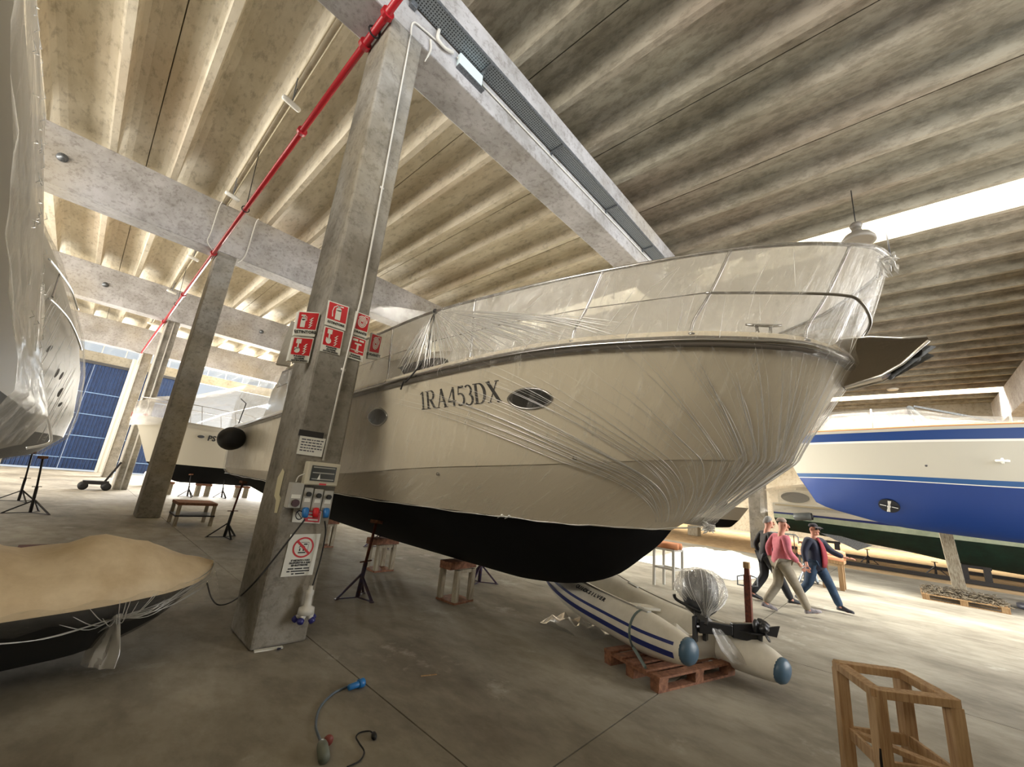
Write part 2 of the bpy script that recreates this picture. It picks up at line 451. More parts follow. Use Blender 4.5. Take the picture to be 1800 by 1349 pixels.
# rooflight glazing
M_GLAZ = glass_mat('rooflight_glass', (0.96,0.97,0.97), 0.05)
M_ALU = mat('rooflight_frame', lin(150,140,120), 0.5, 0.3)
for n, (a, b) in enumerate((x_s1, x_s2)):
    w = MB().box((a+0.05, YB, ZS+0.50), (b+0.05, YW, ZS+0.51)).build('window_%d' % (n+1), M_GLAZ); struct(w)
    f = MB()
    for q in range(0, 40): f.box((a+0.05, YB+q*1.5, ZS+0.46), (b+0.02, YB+q*1.5+0.03, ZS+0.50))
    f.box((b-0.03, YB, ZS+0.42), (b+0.02, YW, ZS+0.50))
    f.build('window_frame', M_ALU, w)

# beams and columns
names = ['nearest the top right, beyond the second rooflight', 'carried by the near column with red signs', 'crossing behind the near column, second in line', 'third in line, towards the blue door', 'farthest, just before the end wall']
for i, y0 in enumerate(ROWS):
    b = MB()
    if i == 0: b.box((18.0, y0, 8.75), (XR, y0+0.75, 10.5))
    else: b.box((XL, y0, 8.75), (24.6+0.6, y0+0.75, 10.5)); b.box((25.2, y0, 8.75), (XR, y0+0.75, 10.5))
    o = b.build('concrete_beam', C_BEAM, bevel=0.025)
    tag(o, 'grey concrete roof beam ' + names[i], 'beam', 'concrete roof beams')
lab = ['square concrete column nearest the camera carrying the red extinguisher signs', 'concrete column second in the row, behind the tarpaulin-covered tender', 'concrete column third in the row, striped by pale vertical conduits', 'concrete column farthest in the row, right beside the blue door']
for i in range(1, 5):
    y0 = ROWS[i]
    o = MB().box((1.70, y0, 0), (2.26, y0+0.75, 8.75)).build('concrete_column', C_COL, bevel=0.03)
    tag(o, lab[i-1], 'column', 'concrete columns')
    o = MB().box((24.6, y0, 0), (25.2, y0+0.75, 8.75)).build('concrete_column', C_COL, bevel=0.03)
    tag(o, ['pale concrete column on the far right side, behind the man in the pink sweater', 'distant right-hand concrete column hidden behind the big yacht', 'distant right-hand concrete column hidden behind the big yacht', 'distant right-hand concrete column hidden behind the big yacht'][i-1], 'column', 'concrete columns')

# walls
M_BLUE = mat('blue_corrugated_door', lin(28,58,104), 0.4, 0, lin(20,44,84), 3)
def wall(name, lo, hi, m=C_WALL): return struct(MB().box(lo, hi).build(name, m))
DZ = 8.3
wall('wall_far', (XL, YW, 0), (-3.2, YW+0.3, 11.5))
wall('wall_far', (-3.2, YW, DZ+0.2), (23.5, YW+0.3, 9.3))
wall('wall_far', (-3.2, YW, 10.2), (23.5, YW+0.3, 11.5))
wall('wall_far', (1.72, YW-0.25, 0), (2.45, YW+0.3, 9.3))
wall('wall_far', (23.5, YW, 0), (XR, YW+0.3, 11.5))
wall('wall_right', (XR, YB, 0), (XR+0.3, YW, 11.5))
# the left side is open to daylight above a low wall
wall('wall_left', (XL-0.3, YB, 0), (XL, YW, 2.6)); wall('wall_left', (XL-0.3, YB, 9.2), (XL, YW, 11.5))
wall('wall_left', (-3.3, YB, 0), (-3.1, 4.2, 3.4))  # added partition out of view, keeps the left light off the floor
# the hall is open behind the camera: a wide doorway, added for fill light, with a window band over it
wall('wall_back', (XL, YB-0.3, 0), (-9.0, YB, 11.5))
wall('wall_back', (26.0, YB-0.3, 0), (XR, YB, 11.5))
wall('wall_back', (-9.0, YB-0.3, 9.8), (26.0, YB, 11.5))
wall('wall_back', (XL, -2.8, 0), (6.0, -2.6, 6.8))  # unseen screen behind the camera, added to shade the near left floor
wall('wall_back', (-9.0, YB-0.3, 0), (6.0, YB, 5.5))
# clerestory glazing over the doors
w = struct(MB().box((-3.2, YW+0.1, 9.3), (23.5, YW+0.12, 10.2)).build('window_3', M_GLAZ))
f = MB()
for q in range(0, 19): f.box((-3.2+q*1.425, YW+0.02, 9.3), (-3.14+q*1.425, YW+0.1, 10.2))
f.build('window_frame', MT['white_paint'], w)

def blue_door(n, x0, x1, splits):
    d = bpy.data.objects.new('door_%d' % n, None); COL.objects.link(d); struct(d); PM[d.name] = Matrix.Identity(4)
    for (a, b, dy) in splits:
        p = MB(); q = a; pitch = 0.2
        pts = []
        while q < b-0.01:
            pts += [(q, YW+dy), (q+0.1, YW+dy), (q+0.12, YW+dy-0.05), (min(q+0.18, b), YW+dy-0.05)]; q += pitch
        p.loft([[(x, y, z) for x, y in pts] for z in (0.12, DZ)])
        leaf = p.build('door_leaf', M_BLUE, d)
        r = MB()
        for z in (0.9, 2.6, 4.3, 6.0): r.box((a, YW+dy-0.09, z), (b, YW+dy-0.05, z+0.06))
        r.build('door_rail', mat('pale_blue_rail', lin(120,150,190), 0.4), leaf)
    MB().box((x0, YW-0.12, DZ), (x1, YW+0.2, DZ+0.22)).build('door_track', mat('dark_track', lin(60,60,62), 0.5), d)
    return d
blue_door(1, -3.2, 1.72, [(-3.2, -0.55, 0.14), (-0.45, 1.72, 0.04)])
blue_door(2, 2.45, 6.2, [(2.45, 6.0, 0.1)])
struct(MB().box((1.55, YW-0.4, 0), (1.72, YW-0.25, 9.3)).box((1.72, YW-0.32, 0), (2.45, YW-0.25, 9.3)).build('trim_1', MT['white_paint']))

# ================================================================== LIGHT
w = bpy.data.worlds.new('sky'); sc.world = w; w.use_nodes = True
bg = w.node_tree.nodes['Background']; bg.inputs['Color'].default_value = (0.86, 0.93, 1.0, 1); bg.inputs['Strength'].default_value = 0.5
def area(name, loc, target, sx, sy, power, col):
    l = bpy.data.lights.new(name, 'AREA'); l.shape = 'RECTANGLE'; l.size = sx; l.size_y = sy; l.energy = power; l.color = col
    o = bpy.data.objects.new(name, l); COL.objects.link(o); o.location = loc
    d = Vector(target) - Vector(loc); o.rotation_euler = d.to_track_quat('-Z', 'Y').to_euler(); return o
# daylight through the open door at the end of the aisle, beyond the big yacht
area('daylight_end_door', (14.8, YW+0.6, 4.1), (14.8, 0, 4.1), 16.5, 8.0, 17000, (1.0, 0.96, 0.88))
area('daylight_clerestory', (10, YW+0.6, 9.75), (10, 0, 8), 26, 0.9, 700, (0.82, 0.9, 1.0))
area('daylight_left_side', (XL-0.5, 17, 5.9), (0, 17, 5.9), 57, 6.2, 10500, (1.0, 0.93, 0.82))
area('fill_back_right', (17.5, YB-0.5, 4.8), (17.5, 20, 4.8), 16, 9.0, 2600, (1.0, 0.97, 0.92))  # unseen fill added to brighten the right floor and the bow
area('daylight_back_door', (0.0, YB-0.5, 7.6), (0.0, 20, 7.6), 17, 4.2, 1300, (0.74, 0.86, 1.0))
o = area('daylight_rooflight', (sum(x_s1)/2+0.05, (YB+YW)/2, ZS+1.3), (sum(x_s1)/2+0.05, (YB+YW)/2, 0), 1.3, YW-YB, 14500, (1.0, 0.95, 0.84))
o = area('daylight_rooflight', (sum(x_s2)/2+0.05, (YB+YW)/2, ZS+1.3), (sum(x_s2)/2+0.05, (YB+YW)/2, 0), 1.3, YW-YB, 22000, (1.0, 0.95, 0.84))
# ================================================================== THE BIG MOTOR YACHT
XC = 4.75; YE = 13.4
S_T = [(.165,0),(.22,.3),(.49,.75),(.85,1.05),(1.27,1.3),(2.25,1.63),(3.8,1.88),(6,2.0),(9,2.0),(13.4,1.9)]
S_Z = [(.165,3.22),(.5,3.25),(2.25,3.25),(3.75,3.17),(5.75,3.03),(8.4,2.91),(11.5,2.75),(13.4,2.68)]
K_T = [(.74,0),(1.12,.3),(1.8,.85),(2.6,1.2),(4,1.6),(6,1.85),(9,1.9),(13.4,1.82)]
K_Z = [(.74,2.33),(1.12,2.31),(2.15,2.19),(2.92,2.11),(4.5,1.98),(6.2,1.82),(9,1.72),(13.4,1.66)]
W_T = [(1.88,0),(2.2,.35),(2.6,.62),(3.5,1.05),(5,1.5),(7,1.72),(9,1.78),(13.4,1.72)]
W_Z = [(1.88,1.55),(2.34,1.52),(3.2,1.50),(6.5,1.50),(13.4,1.52)]
B_Z = [(1.88,1.55),(2.0,1.40),(2.2,1.22),(2.55,.95),(2.94,.79),(3.4,.69),(4.2,.62),(7,.615),(13.4,.75)]
T_T = [(-.19,0),(-.1,.29),(.08,.53),(.41,.86),(.87,1.14),(1.92,1.6),(2.96,1.82),(4.2,1.97),(5.6,2.03),(9,2.05),(13.4,1.95)]
T_Z = [(-.19,4.27),(-.1,4.25),(.08,4.22),(.41,4.17),(.87,4.13),(1.92,4.03),(2.96,4.01),(4.2,4.0),(5.6,3.92),(9,3.8),(13.4,3.6)]
def ycurve(tt, u, p=1.7): return tt[0][0] + (YE - tt[0][0]) * u ** p
def rowpt(tt, tz, u, sgn):
    y = ycurve(tt, u); return Vector((XC + sgn * cr(tt, y), y, cr(tz, y)))
def hullpt(v, u, sgn):
    """v: 0 rail top, 1 sheer, 2 knuckle, 3 waterline, 4 keel"""
    R = [(T_T, T_Z), (S_T, S_Z), (K_T, K_Z), (W_T, W_Z)]
    if v <= 3:
        i = min(int(v), 2); f = v - i
        a = rowpt(*R[i], u, sgn); b = rowpt(*R[i+1], u, sgn)
        if i == 1:      # flare: hollow between sheer and knuckle
            f2 = f ** 0.82; return Vector((lerp(a.x, b.x, f2), lerp(a.y, b.y, f), lerp(a.z, b.z, f)))
        return a.lerp(b, f)
    f = v - 3
    y = ycurve(W_T, u); bw = cr(W_T, y); zk = cr(B_Z, y); zw = cr(W_Z, y)
    return Vector((XC + sgn * bw * (1-f), y, zk + (zw - zk) * (1-f) ** 1.25))
US = [i/56 for i in range(57)]
Y = thing('motor_yacht', 'large cream motor yacht wrapped in clear film, lettered 1RA453DX, in the middle', 'yacht', (XC, 6.5, 0.6))
hb = MB()
for sg in (-1, 1):
    hb.loft([[hullpt(v, u, sg) for u in US] for v in (1, 1.1, 1.25, 1.4, 1.55, 1.7, 1.85, 2.0)])
    hb.loft([[hullpt(v, u, sg) + Vector((-sg*0.02 if u > 0.02 else 0, 0, 0)) for u in US] for v in (2.0, 2.2, 2.4, 2.6, 2.8, 3.0)])
te = [[hullpt(v, 1, sg) for v in (1, 1.5, 2, 2.5, 3)] for sg in (-1, 1)]
hb.loft(te)
hull = hb.build('hull', MT['cream'], Y, smooth=True, auto=math.radians(35))
bb = MB()
for sg in (-1, 1):
    bb.loft([[hullpt(v, u, sg) + Vector((-sg*0.02*(4-v) if u > 0.02 else 0, 0, 0)) for u in US] for v in (3, 3.15, 3.3, 3.45, 3.6, 3.75, 3.9, 4)])
bb.loft([[hullpt(v, 1, sg) for v in (3, 3.3, 3.6, 4)] for sg in (-1, 1)])
bottom = bb.build('bottom', MT['antifoul_black'], Y, smooth=True, auto=math.radians(40)); bottom['label'] = 'black painted bottom below the waterline'
# rub rail: dark base strip with a bright steel half-round
rr = MB(); rs = MB()
for sg in (-1, 1):
    rr.tube([hullpt(1, u, sg) + Vector((sg*0.02, 0, 0.0)) for u in US], [(0.05, 0.055)]*57, 8)
    rs.tube([hullpt(1, u, sg) + Vector((sg*0.065, -0.02 if u < .15 else 0, -0.005)) for u in US], 0.022, 8)
rub = rr.build('rub_rail', mat('rub_rail_grey', lin(104,98,90), 0.4), Y, smooth=True); rs.build('rail_trim', MT['steel'], rub, smooth=True)
# low bulwark and deck
dk = MB()
def deckpt(u, sg, inn, dz): 
    p = hullpt(1, u, sg); return Vector((p.x - sg*inn*min(1, abs(p.x-XC)/0.3), p.y + (inn*0.6 if u < 0.3 else 0), p.z + dz))
bw = MB()
for sg in (-1, 1):
    bw.loft([[deckpt(u, sg, 0, 0.03) for u in US], [deckpt(u, sg, 0.03, 0.12) for u in US], [deckpt(u, sg, 0.09, 0.12) for u in US], [deckpt(u, sg, 0.1, 0.05) for u in US]])
bw.build('bulwark', MT['cream'], Y, smooth=True, auto=math.radians(50))
dk.loft([[deckpt(u, -1, 0.1, 0.06) for u in US], [Vector((XC, deckpt(u, 1, 0.1, 0).y, hullpt(1, u, 1).z + 0.1)) for u in US], [deckpt(u, 1, 0.1, 0.06) for u in US]])
dk.build('deck', MT['white_gel'], Y, smooth=True)
# superstructure
def cabin(tab, m, name):
    b = MB(); rows = []
    for (y, hw, z0, z1, tw) in tab:
        rows.append([(XC-hw, y, z0), (XC-hw+ (hw-tw)*0.3, y, lerp(z0, z1, .6)), (XC-tw, y, z1-0.05), (XC-tw*0.8, y, z1), (XC, y, z1+0.05), (XC+tw*0.8, y, z1), (XC+tw, y, z1-0.05), (XC+hw-(hw-tw)*0.3, y, lerp(z0, z1, .6)), (XC+hw, y, z0)])
    return b.loft(rows, caps=True).build(name, m, Y, smooth=True, auto=math.radians(40))
coach = cabin([(1.7,.3,3.3,3.36,.22),(2.2,.7,3.3,3.5,.55),(3.2,1.0,3.25,3.68,.85),(4.5,1.25,3.2,3.86,1.05),(6.0,1.4,3.05,4.0,1.2),(7.0,1.45,3.0,4.05,1.25)], MT['white_gel'], 'coachroof')
for sg in (-1, 1):
    wv = MB(); pts = []
    for k in range(24):
        a = 2*PI*k/24; yy = 5.6 + 0.95*math.cos(a); zz = 3.52 + 0.16*math.sin(a) - (yy-5.6)*0.04
        pts.append((XC + sg*1.315, yy, zz))
    wv.prism(pts, (sg*0.02, 0, 0)).build('side_window', MT['glass_dark'], coach)
house = cabin([(7.0,1.4,2.95,4.1,1.3),(8.2,1.5,2.9,4.62,1.15),(10,1.55,2.85,4.7,1.2),(12.4,1.5,2.7,4.6,1.2)], MT['white_gel'], 'wheelhouse')
wsb = MB(); wsb.loft([[(XC-1.25, 7.05, 4.02), (XC, 6.9, 4.06), (XC+1.25, 7.05, 4.02)], [(XC-1.14, 8.1, 4.56), (XC, 8.0, 4.62), (XC+1.14, 8.1, 4.56)]])
wsb.build('windscreen', MT['glass_dark'], house, solid=0.02)
for sg in (-1, 1):
    MB().prism([(XC+sg*1.50, 8.5, 4.0), (XC+sg*1.53, 11.6, 3.8), (XC+sg*1.42, 11.8, 4.3), (XC+sg*1.38, 8.7, 4.35)], (sg*0.03, 0, 0)).build('side_window', MT['glass_dark'], house)
fly = MB()
fly.loft([[(XC-hw, y, z), (XC-hw*.6, y2, z), (XC+hw*.6, y2, z), (XC+hw, y, z)] for (hw, y, y2, z) in ((1.1, 9.4, 8.9, 4.66), (1.15, 9.3, 8.75, 4.95), (1.0, 9.5, 9.1, 5.05))])
fly.box((XC-1.15, 9.3, 4.66), (XC-1.05, 12.2, 4.95)); fly.box((XC+1.05, 9.3, 4.66), (XC+1.15, 12.2, 4.95)); fly.box((XC-1.0, 10.4, 4.66), (XC+1.0, 11.0, 4.95))
fly.build('flybridge', MT['white_gel'], Y)
ar = MB()
for sg in (-1, 1): ar.bar((XC+sg*1.3, 12.4, 4.6), (XC+sg*1.05, 12.9, 6.1), 0.35, 0.09)
ar.bar((XC-1.1, 12.9, 6.1), (XC+1.1, 12.9, 6.1), 0.09, 0.35)
ar.build('radar_arch', MT['white_gel'], Y)

# bow rail
NR = 40
def railpt(u, sg): return hullpt(0, u, sg)
b = MB(); UR = [i/60*0.80 for i in range(61)]
pl = [railpt(u, 1) for u in reversed(UR)][:-1] + [railpt(u, -1) for u in UR]
top_rail = b.tube(pl, 0.018, 8).build('top_rail', MT['steel'], Y, smooth=True)
def find_u(tt, y):
    return max(0, (y - tt[0][0]) / (YE - tt[0][0])) ** (1/1.7)
for sg in (-1, 1):
    for (yf, yt) in ((.42, .06), (1.19, .87), (2.24, 1.92), (3.55, 3.5), (5.2, 5.15), (7.2, 7.15), (9.2, 9.15)):
        f = hullpt(1, find_u(S_T, yf), sg) + Vector((-sg*0.05, 0.02, 0.1)); t = railpt(find_u(T_T, yt), sg)
        k = f + Vector((0, 0, 0.10)).lerp((t-f)*0.25, 0.3)
        s = MB(); s.tube(curve([f, k, f.lerp(t, .5), t], 6), 0.014, 8); s.lathe(f - Vector((0,0,0.02)), [(0.04,0),(0.04,0.015),(0.02,0.03)], n=12)
        s.build('stanchion', MT['steel'], Y, smooth=True)
    mid = [Vector((XC+sg*0.20, 0.10, 3.40)), Vector((XC+sg*.26, 0.0, 3.55)), Vector((XC+sg*0.5, 0.05, 3.67)), Vector((XC+sg*.64, .19, 3.71)), Vector((XC+sg*.95, .62, 3.71)), Vector((XC+sg*1.255, 1.064, 3.70))]
    MB().tube(curve(mid, 8), 0.013, 8).build('mid_rail', MT['steel'], Y, smooth=True)
    wi = [mid[-1]] + [hullpt(0.48, find_u(T_T, y), sg) for y in (1.9, 2.9, 4.0, 5.2, 7.2, 9.2)]
    MB().tube(wi, 0.005, 6).build('guard_wire', MT['steel'], Y)
    # mooring cleat
    c = onx(1322, 590, 3.85) if sg < 0 else None
    c = Vector((XC + sg*0.78, 0.72, 3.36)); d = Vector((sg*0.55, 0.8, 0)).normalized()
    q = MB(); q.tube([c - d*0.15 + Vector((0,0,.13)), c - d*.07 + Vector((0,0,.125)), c + d*.07 + Vector((0,0,.125)), c + d*.15 + Vector((0,0,.13))], [.012,.016,.016,.012], 8)
    for s in (-1, 1): q.tube([c + d*s*0.045 + Vector((0,0,-.02)), c + d*s*0.06 + Vector((0,0,.125))], [.02, .012], 8)
    q.build('cleat', MT['steel'], Y, smooth=True)

# stainless anchor platform at the stem head with the anchor in it
M_CHROME = mat('mirror_stainless', (0.80,0.75,0.68,1), 0.14, 1.0, None, 9, 0.12)
pf = MB()
side = [(0.42, 3.30), (0.24, 3.03), (-0.02, 3.10), (-0.16, 3.18), (-0.34, 3.34), (-0.33, 3.375), (-0.18, 3.385), (0.02, 3.43), (0.22, 3.44)]
for sg in (-1, 1): pf.prism([(XC + sg*(0.05 + max(0, (z-3.02))*0.42), y, z) for y, z in side], (sg*0.014, 0, 0.004))
pf.loft([[(XC-0.07, y, z), (XC+0.07, y, z)] for y, z in ((0.24,3.03),(-0.02,3.10),(-0.16,3.18),(-0.30,3.30))])
pf.loft([[(XC-0.16, y, z), (XC+0.16, y, z)] for y, z in ((0.5,3.40),(0.22,3.435),(0.02,3.425))])
plat = pf.build('anchor_platform', M_CHROME, Y); plat['label'] = 'mirror stainless bow anchor platform'
q = MB()
for sg in (-1, 1):
    for seg in (side[1:5], side[5:]): q.tube([(XC + sg*(0.05 + max(0, (z-3.02))*0.42 + .012), y, z) for y, z in seg], 0.011, 6)
q.build('bright_edge', mat('bright_edge_steel', (0.85,0.84,0.80,1), 0.25, 0.8), plat, smooth=True)
MB().cyl((XC-0.13, -0.25, 3.28), (XC+0.13, -0.25, 3.28), 0.045, 14).build('bow_roller', MT['rubber'], plat, smooth=True)
an = MB(); an.bar((XC, 0.25, 3.36), (XC, -0.30, 3.33), 0.035, 0.06)
an.prism([(XC-0.03, -0.27, 3.36), (XC-0.13, -0.38, 3.30), (XC-0.02, -0.1, 3.10), (XC, -0.08, 3.08), (XC+0.02, -0.1, 3.10), (XC+0.13, -0.38, 3.30), (XC+.03, -0.27, 3.36)], (0, 0.025, 0.015))
an.build('anchor', MT['galv'], Y)

# portholes and lettering mapped on to the hull side
bv = BVHTree.FromPolygons([tuple(v) for v in hb.v], [tuple(f) for f in hb.f])
def on_hull(px, py):
    h = bv.ray_cast(CAM, ray(px, py).normalized()); return h[0]
def snap(p, off):
    loc, nor, idx, d = bv.find_nearest(p)
    if nor.x > 0: nor = -nor
    return loc + nor * off
def oval(cx, cy, rx, ry, tilt, name, parent):
    c = on_hull(cx, cy); ex = on_hull(cx+rx*math.cos(tilt), cy+rx*math.sin(tilt)) - c; ey = on_hull(cx, cy-ry) - c
    g = MB(); n = 32
    def P(a, k, off):
        # lens-shaped port: pointed ends
        s = math.sin(a); w = abs(s) ** 1.25 * (1 if s > 0 else -1)
        return snap(c + ex*math.cos(a)*k + ey*w*k, off)
    fr = MB(); fr.tube([P(2*PI*i/n, 1.0, 0.006) for i in range(n)], 0.014, 6, closed=True)
    o = fr.build(name, MT['steel'], parent, smooth=True)
    g.loft([[P(2*PI*i/n, k, 0.008) for i in range(n)] for k in (0.97, 0.6, 0.2, 0.01)], close=True)
    g.build('pane', MT['glass_dark'], o, smooth=True)
oval(931, 701, 40, 18, -0.02, 'porthole', Y)
oval(664, 733, 17, 15, -0.05, 'porthole', Y)
fit = MB()
for px, py in ((771, 834), (1011, 806), (600, 770)):
    p = on_hull(px, py); fit.cyl(p + Vector((0.01,0,0)), p - Vector((0.025,0,0)), 0.02, 10)
fit.build('hull_fitting', MT['steel'], Y, smooth=True)

def ribbon(pts, ws):
    """polyline of 2-D points with widths -> quads"""
    q = []
    for i in range(len(pts)-1):
        (x0,y0),(x1,y1) = pts[i], pts[i+1]
        def nrm(i):
            a = pts[max(i-1,0)]; b = pts[min(i+1,len(pts)-1)]; d = math.hypot(b[0]-a[0], b[1]-a[1]) or 1
            return (-(b[1]-a[1])/d, (b[0]-a[0])/d)
        n0 = nrm(i); n1 = nrm(i+1); w0 = ws[i]/2; w1 = ws[i+1]/2
        q.append(((x0-n0[0]*w0,y0-n0[1]*w0),(x1-n1[0]*w1,y1-n1[1]*w1),(x1+n1[0]*w1,y1+n1[1]*w1),(x0+n0[0]*w0,y0+n0[1]*w0)))
    return q
def arc(cx, cy, rx, ry, a0, a1, n, wv, wh):
    P = []; Wd = []
    for i in range(n+1):
        a = math.radians(lerp(a0, a1, i/n)); P.append((cx+rx*math.cos(a), cy+ry*math.sin(a))); Wd.append(lerp(wh, wv, abs(math.cos(a))))
    return ribbon(P, Wd)
def line(a, b, w, n=4, w2=None):
    P = [(lerp(a[0],b[0],i/n), lerp(a[1],b[1],i/n)) for i in range(n+1)]
    return ribbon(P, [w if w2 is None else lerp(w, w2, i/n) for i in range(n+1)])
K_, T_ = 0.15, 0.045
def serif(x, y, w=0.3): return line((x-w/2, y), (x+w/2, y), T_, 3)
def glyph(ch):
    if ch == '1': return line((.22,0),(.22,1),K_*.85) + serif(.22,.02,.34) + line((.05,.86),(.2,.97),.06,2), .44
    if ch == 'R': return line((.16,0),(.16,1),K_) + serif(.16,.02,.34) + line((0,.98),(.4,.98),T_) + line((.16,.5),(.4,.5),T_) + arc(.38,.74,.2,.245,90,-90,10,K_,T_) + line((.34,.5),(.62,.02),K_,4) + serif(.66,.02,.2), .78
    if ch == 'A': return line((.1,0),(.37,1),.06) + line((.36,1),(.62,0),K_) + line((.18,.33),(.52,.33),T_) + serif(.1,.02,.26) + serif(.62,.02,.3), .78
    if ch == '4': return line((.40,0),(.40,1),K_*.85) + line((.03,.28),(.38,.97),.055) + line((.02,.27),(.56,.27),.08), .6
    if ch == '5': return line((.14,.94),(.48,.94),.12) + line((.15,.94),(.1,.55),.05) + arc(.22,.32,.24,.3,110,-125,14,K_*.85,.06), .54
    if ch == '3': return arc(.2,.74,.19,.24,140,-80,12,K_*.8,.05) + arc(.2,.27,.24,.27,80,-140,12,K_*.9,.05), .52
    if ch == 'D': return line((.16,0),(.16,1),K_) + serif(.1,.02,.22) + serif(.1,.98,.22) + line((.16,.98),(.36,.98),T_) + line((.16,.02),(.36,.02),T_) + arc(.34,.5,.3,.48,90,-90,16,K_*1.1,T_), .76
    if ch == 'X': return line((.1,1),(.66,0),K_*1.15,6) + line((.62,1),(.12,0),.055,6) + serif(.12,.98,.26) + serif(.62,.98,.24) + serif(.12,.02,.24) + serif(.64,.02,.28), .8
txt = MB(); A_, B_, C_, D_ = [on_hull(*p) for p in ((740,721),(738,690),(884,706),(879,668))]
wt = sum(glyph(c)[1] for c in '1RA453DX'); x0 = 0
for ch in '1RA453DX':
    qs, wd = glyph(ch)
    for q in qs:
        vs = []
        for (x, y) in q:
            s = (x0+x)/wt; p = A_.lerp(C_, s).lerp(B_.lerp(D_, s), y); vs.append(snap(p, 0.006))
        txt.add(vs, [(0,1,2,3)])
    x0 += wd
t = txt.build('registration_lettering', MT['ink'], Y); t['label'] = 'black serif letters 1RA453DX'

# ------------------------------------------------------------------ clear film over the yacht
F_YACHT = film_mat('clear_film_on_yacht', haze=0.05, gloss=0.025, rough=0.13, scale=7, stretch=(14, 1.3, 1), bump=0.55, streak=0.30)
F_FOLD = film_mat('film_fold', tint=(.97,.96,.93), haze=0.75, gloss=0.22, rough=0.2, scale=9, streak=0.3)
def filmpt(v, u, sg, off=0.05):
    p = hullpt(v, u, sg)
    if v >= 1:
        if v > 1.7: p = p + Vector((0, -0.36*((v-1.7)/1.27)**1.6*math.exp(-u*14), 0.10*((v-1.7)/1.27)**2*math.exp(-u*14)))
        k = 1.0 if v > 1.05 else 1.6
        return p + Vector((sg*off*k*min(1, .15+u*14), -off*k*(1-min(1, u*5)), -0.02 if v > 2.9 else 0))
    return p + Vector((sg*(0.02+0.05*v), -0.03*(1-min(1,u*5)), 0.01))
VS = [0, .15, .3, .45, .6, .75, .9, 1.0, 1.12, 1.3, 1.5, 1.7, 1.9, 2.1, 2.3, 2.5, 2.7, 2.85, 2.97]
fm = MB()
UF = [0.0] + [i/70 for i in range(1, 71)]
random.seed(5)
for sg in (-1, 1):
    rows = []
    for v in VS:
        row = []
        for u in UF:
            p = filmpt(v, u, sg)
            # film bellies out between sheer and gather near the bow
            if v > 1 and u < 0.35:
                k = math.sin(min(1, (v-1)/1.97)*PI) * math.sin(min(1, u/0.35)*PI) * 0.05
                p += Vector((sg*k, -k*0.6, 0))
            a = 0.006*math.sin(u*210 + v*2.1) + 0.004*math.sin(u*431 - v*3)
            p += Vector((sg*a*(1 if v > .05 else 0), 0, 0)); row.append(p)
        rows.append(row)
    fm.loft(rows, uv=True)
FW_ = fm.build('plastic_wrap', F_YACHT, Y, smooth=True); FW_['label'] = 'clear polythene film stretched over the rail and gathered under the bow'
F_TOP = film_mat('milky_film_over_bow', tint=(0.95,0.94,0.90), haze=0.95, gloss=0.02, rough=0.25, scale=4, stretch=(2, 9, 1), bump=0.4, streak=0.2)
rows = []
for i in range(40):
    u = find_u(T_T, lerp(-.185, 6.4, (i/39)**1.3)); a = railpt(u, -1); c_ = railpt(u, 1)
    rows.append([a.lerp(c_, k/12) + Vector((0, 0, 0.015 - 0.10*math.sin(PI*k/12)*min(1, abs(a.x-XC)/1.2) + .006*math.sin(i*1.7+k))) for k in range(13)])
ft = MB(); ft.loft(rows, uv=True); F_TOP.node_tree.nodes['Mix Shader'].inputs['Fac'].default_value = 0.88
ft.build('film_top_sheet', F_TOP, FW_, smooth=True)
# folds: ridges fanning up from the gather, and hanging ones in the rail curtain
fd = MB(); random.seed(11)
def fold(path, r):
    n = len(path); fd.tube(path, [max(0.0008, r*math.sin(PI*min(1, (i+.6)/(n))) ) for i in range(n)], 5)
for sg in (-1, 1):
    for k in range(96 if sg < 0 else 30):
        uk = random.random() ** 1.25 * 0.62 + 0.005
        vt = random.uniform(1.0, 2.2) if random.random() < .5 else random.uniform(.9, 1.25)
        vb = 2.9 if random.random() < .7 else random.uniform(2.2, 2.8)
        u0 = 0.004 + uk*0.16
        ph = random.uniform(0, 6); P = []
        for i in range(26):
            t = i/25; v = lerp(vb, vt, t)
            f = (2.95 - v)/1.95
            u = u0 + (uk-u0)*max(0, f)**1.25 + 0.003*math.sin(t*7+ph)
            P.append(filmpt(v, u, sg, 0.062) + Vector((0, 0, 0)))
        fold(P, random.choice([.002,.003,.004,.004,.006,.010]))
    for k in range(46 if sg < 0 else 20):
        u = random.random()**0.9 * 0.5 + 0.004; a = random.uniform(0, .75); b_ = min(1.1, a + random.uniform(.2, .8)); dr = random.uniform(-.02, .02)
        P = [filmpt(lerp(a, b_, i/12), max(0.001, u + dr*i/12), sg, .055) + Vector((sg*0.008, 0, 0)) for i in range(13)]
        fold(P, random.choice([.002,.002,.003,.004]))
# dense pleats radiating from the tie on the rail
tie_u = find_u(T_T, 4.2)
for k in range(84):
    ue = lerp(find_u(S_T, 1.7), find_u(S_T, 4.9), (k+random.random())/84); ve = random.uniform(.75, 1.0); vs0 = random.uniform(.05, .45)
    P = [filmpt(lerp(vs0, ve, i/14), lerp(lerp(tie_u, ue, vs0*1.05), ue, (i/14)**0.9), -1, .055) + Vector((-0.01 + 0.004*math.sin(i*2.1+k), 0, 0)) for i in range(15)]
    fold(P, random.choice([.004,.006,.008,.011]))
tag(fd.build('film_folds', F_FOLD, FW_, smooth=True), kind='stuff')
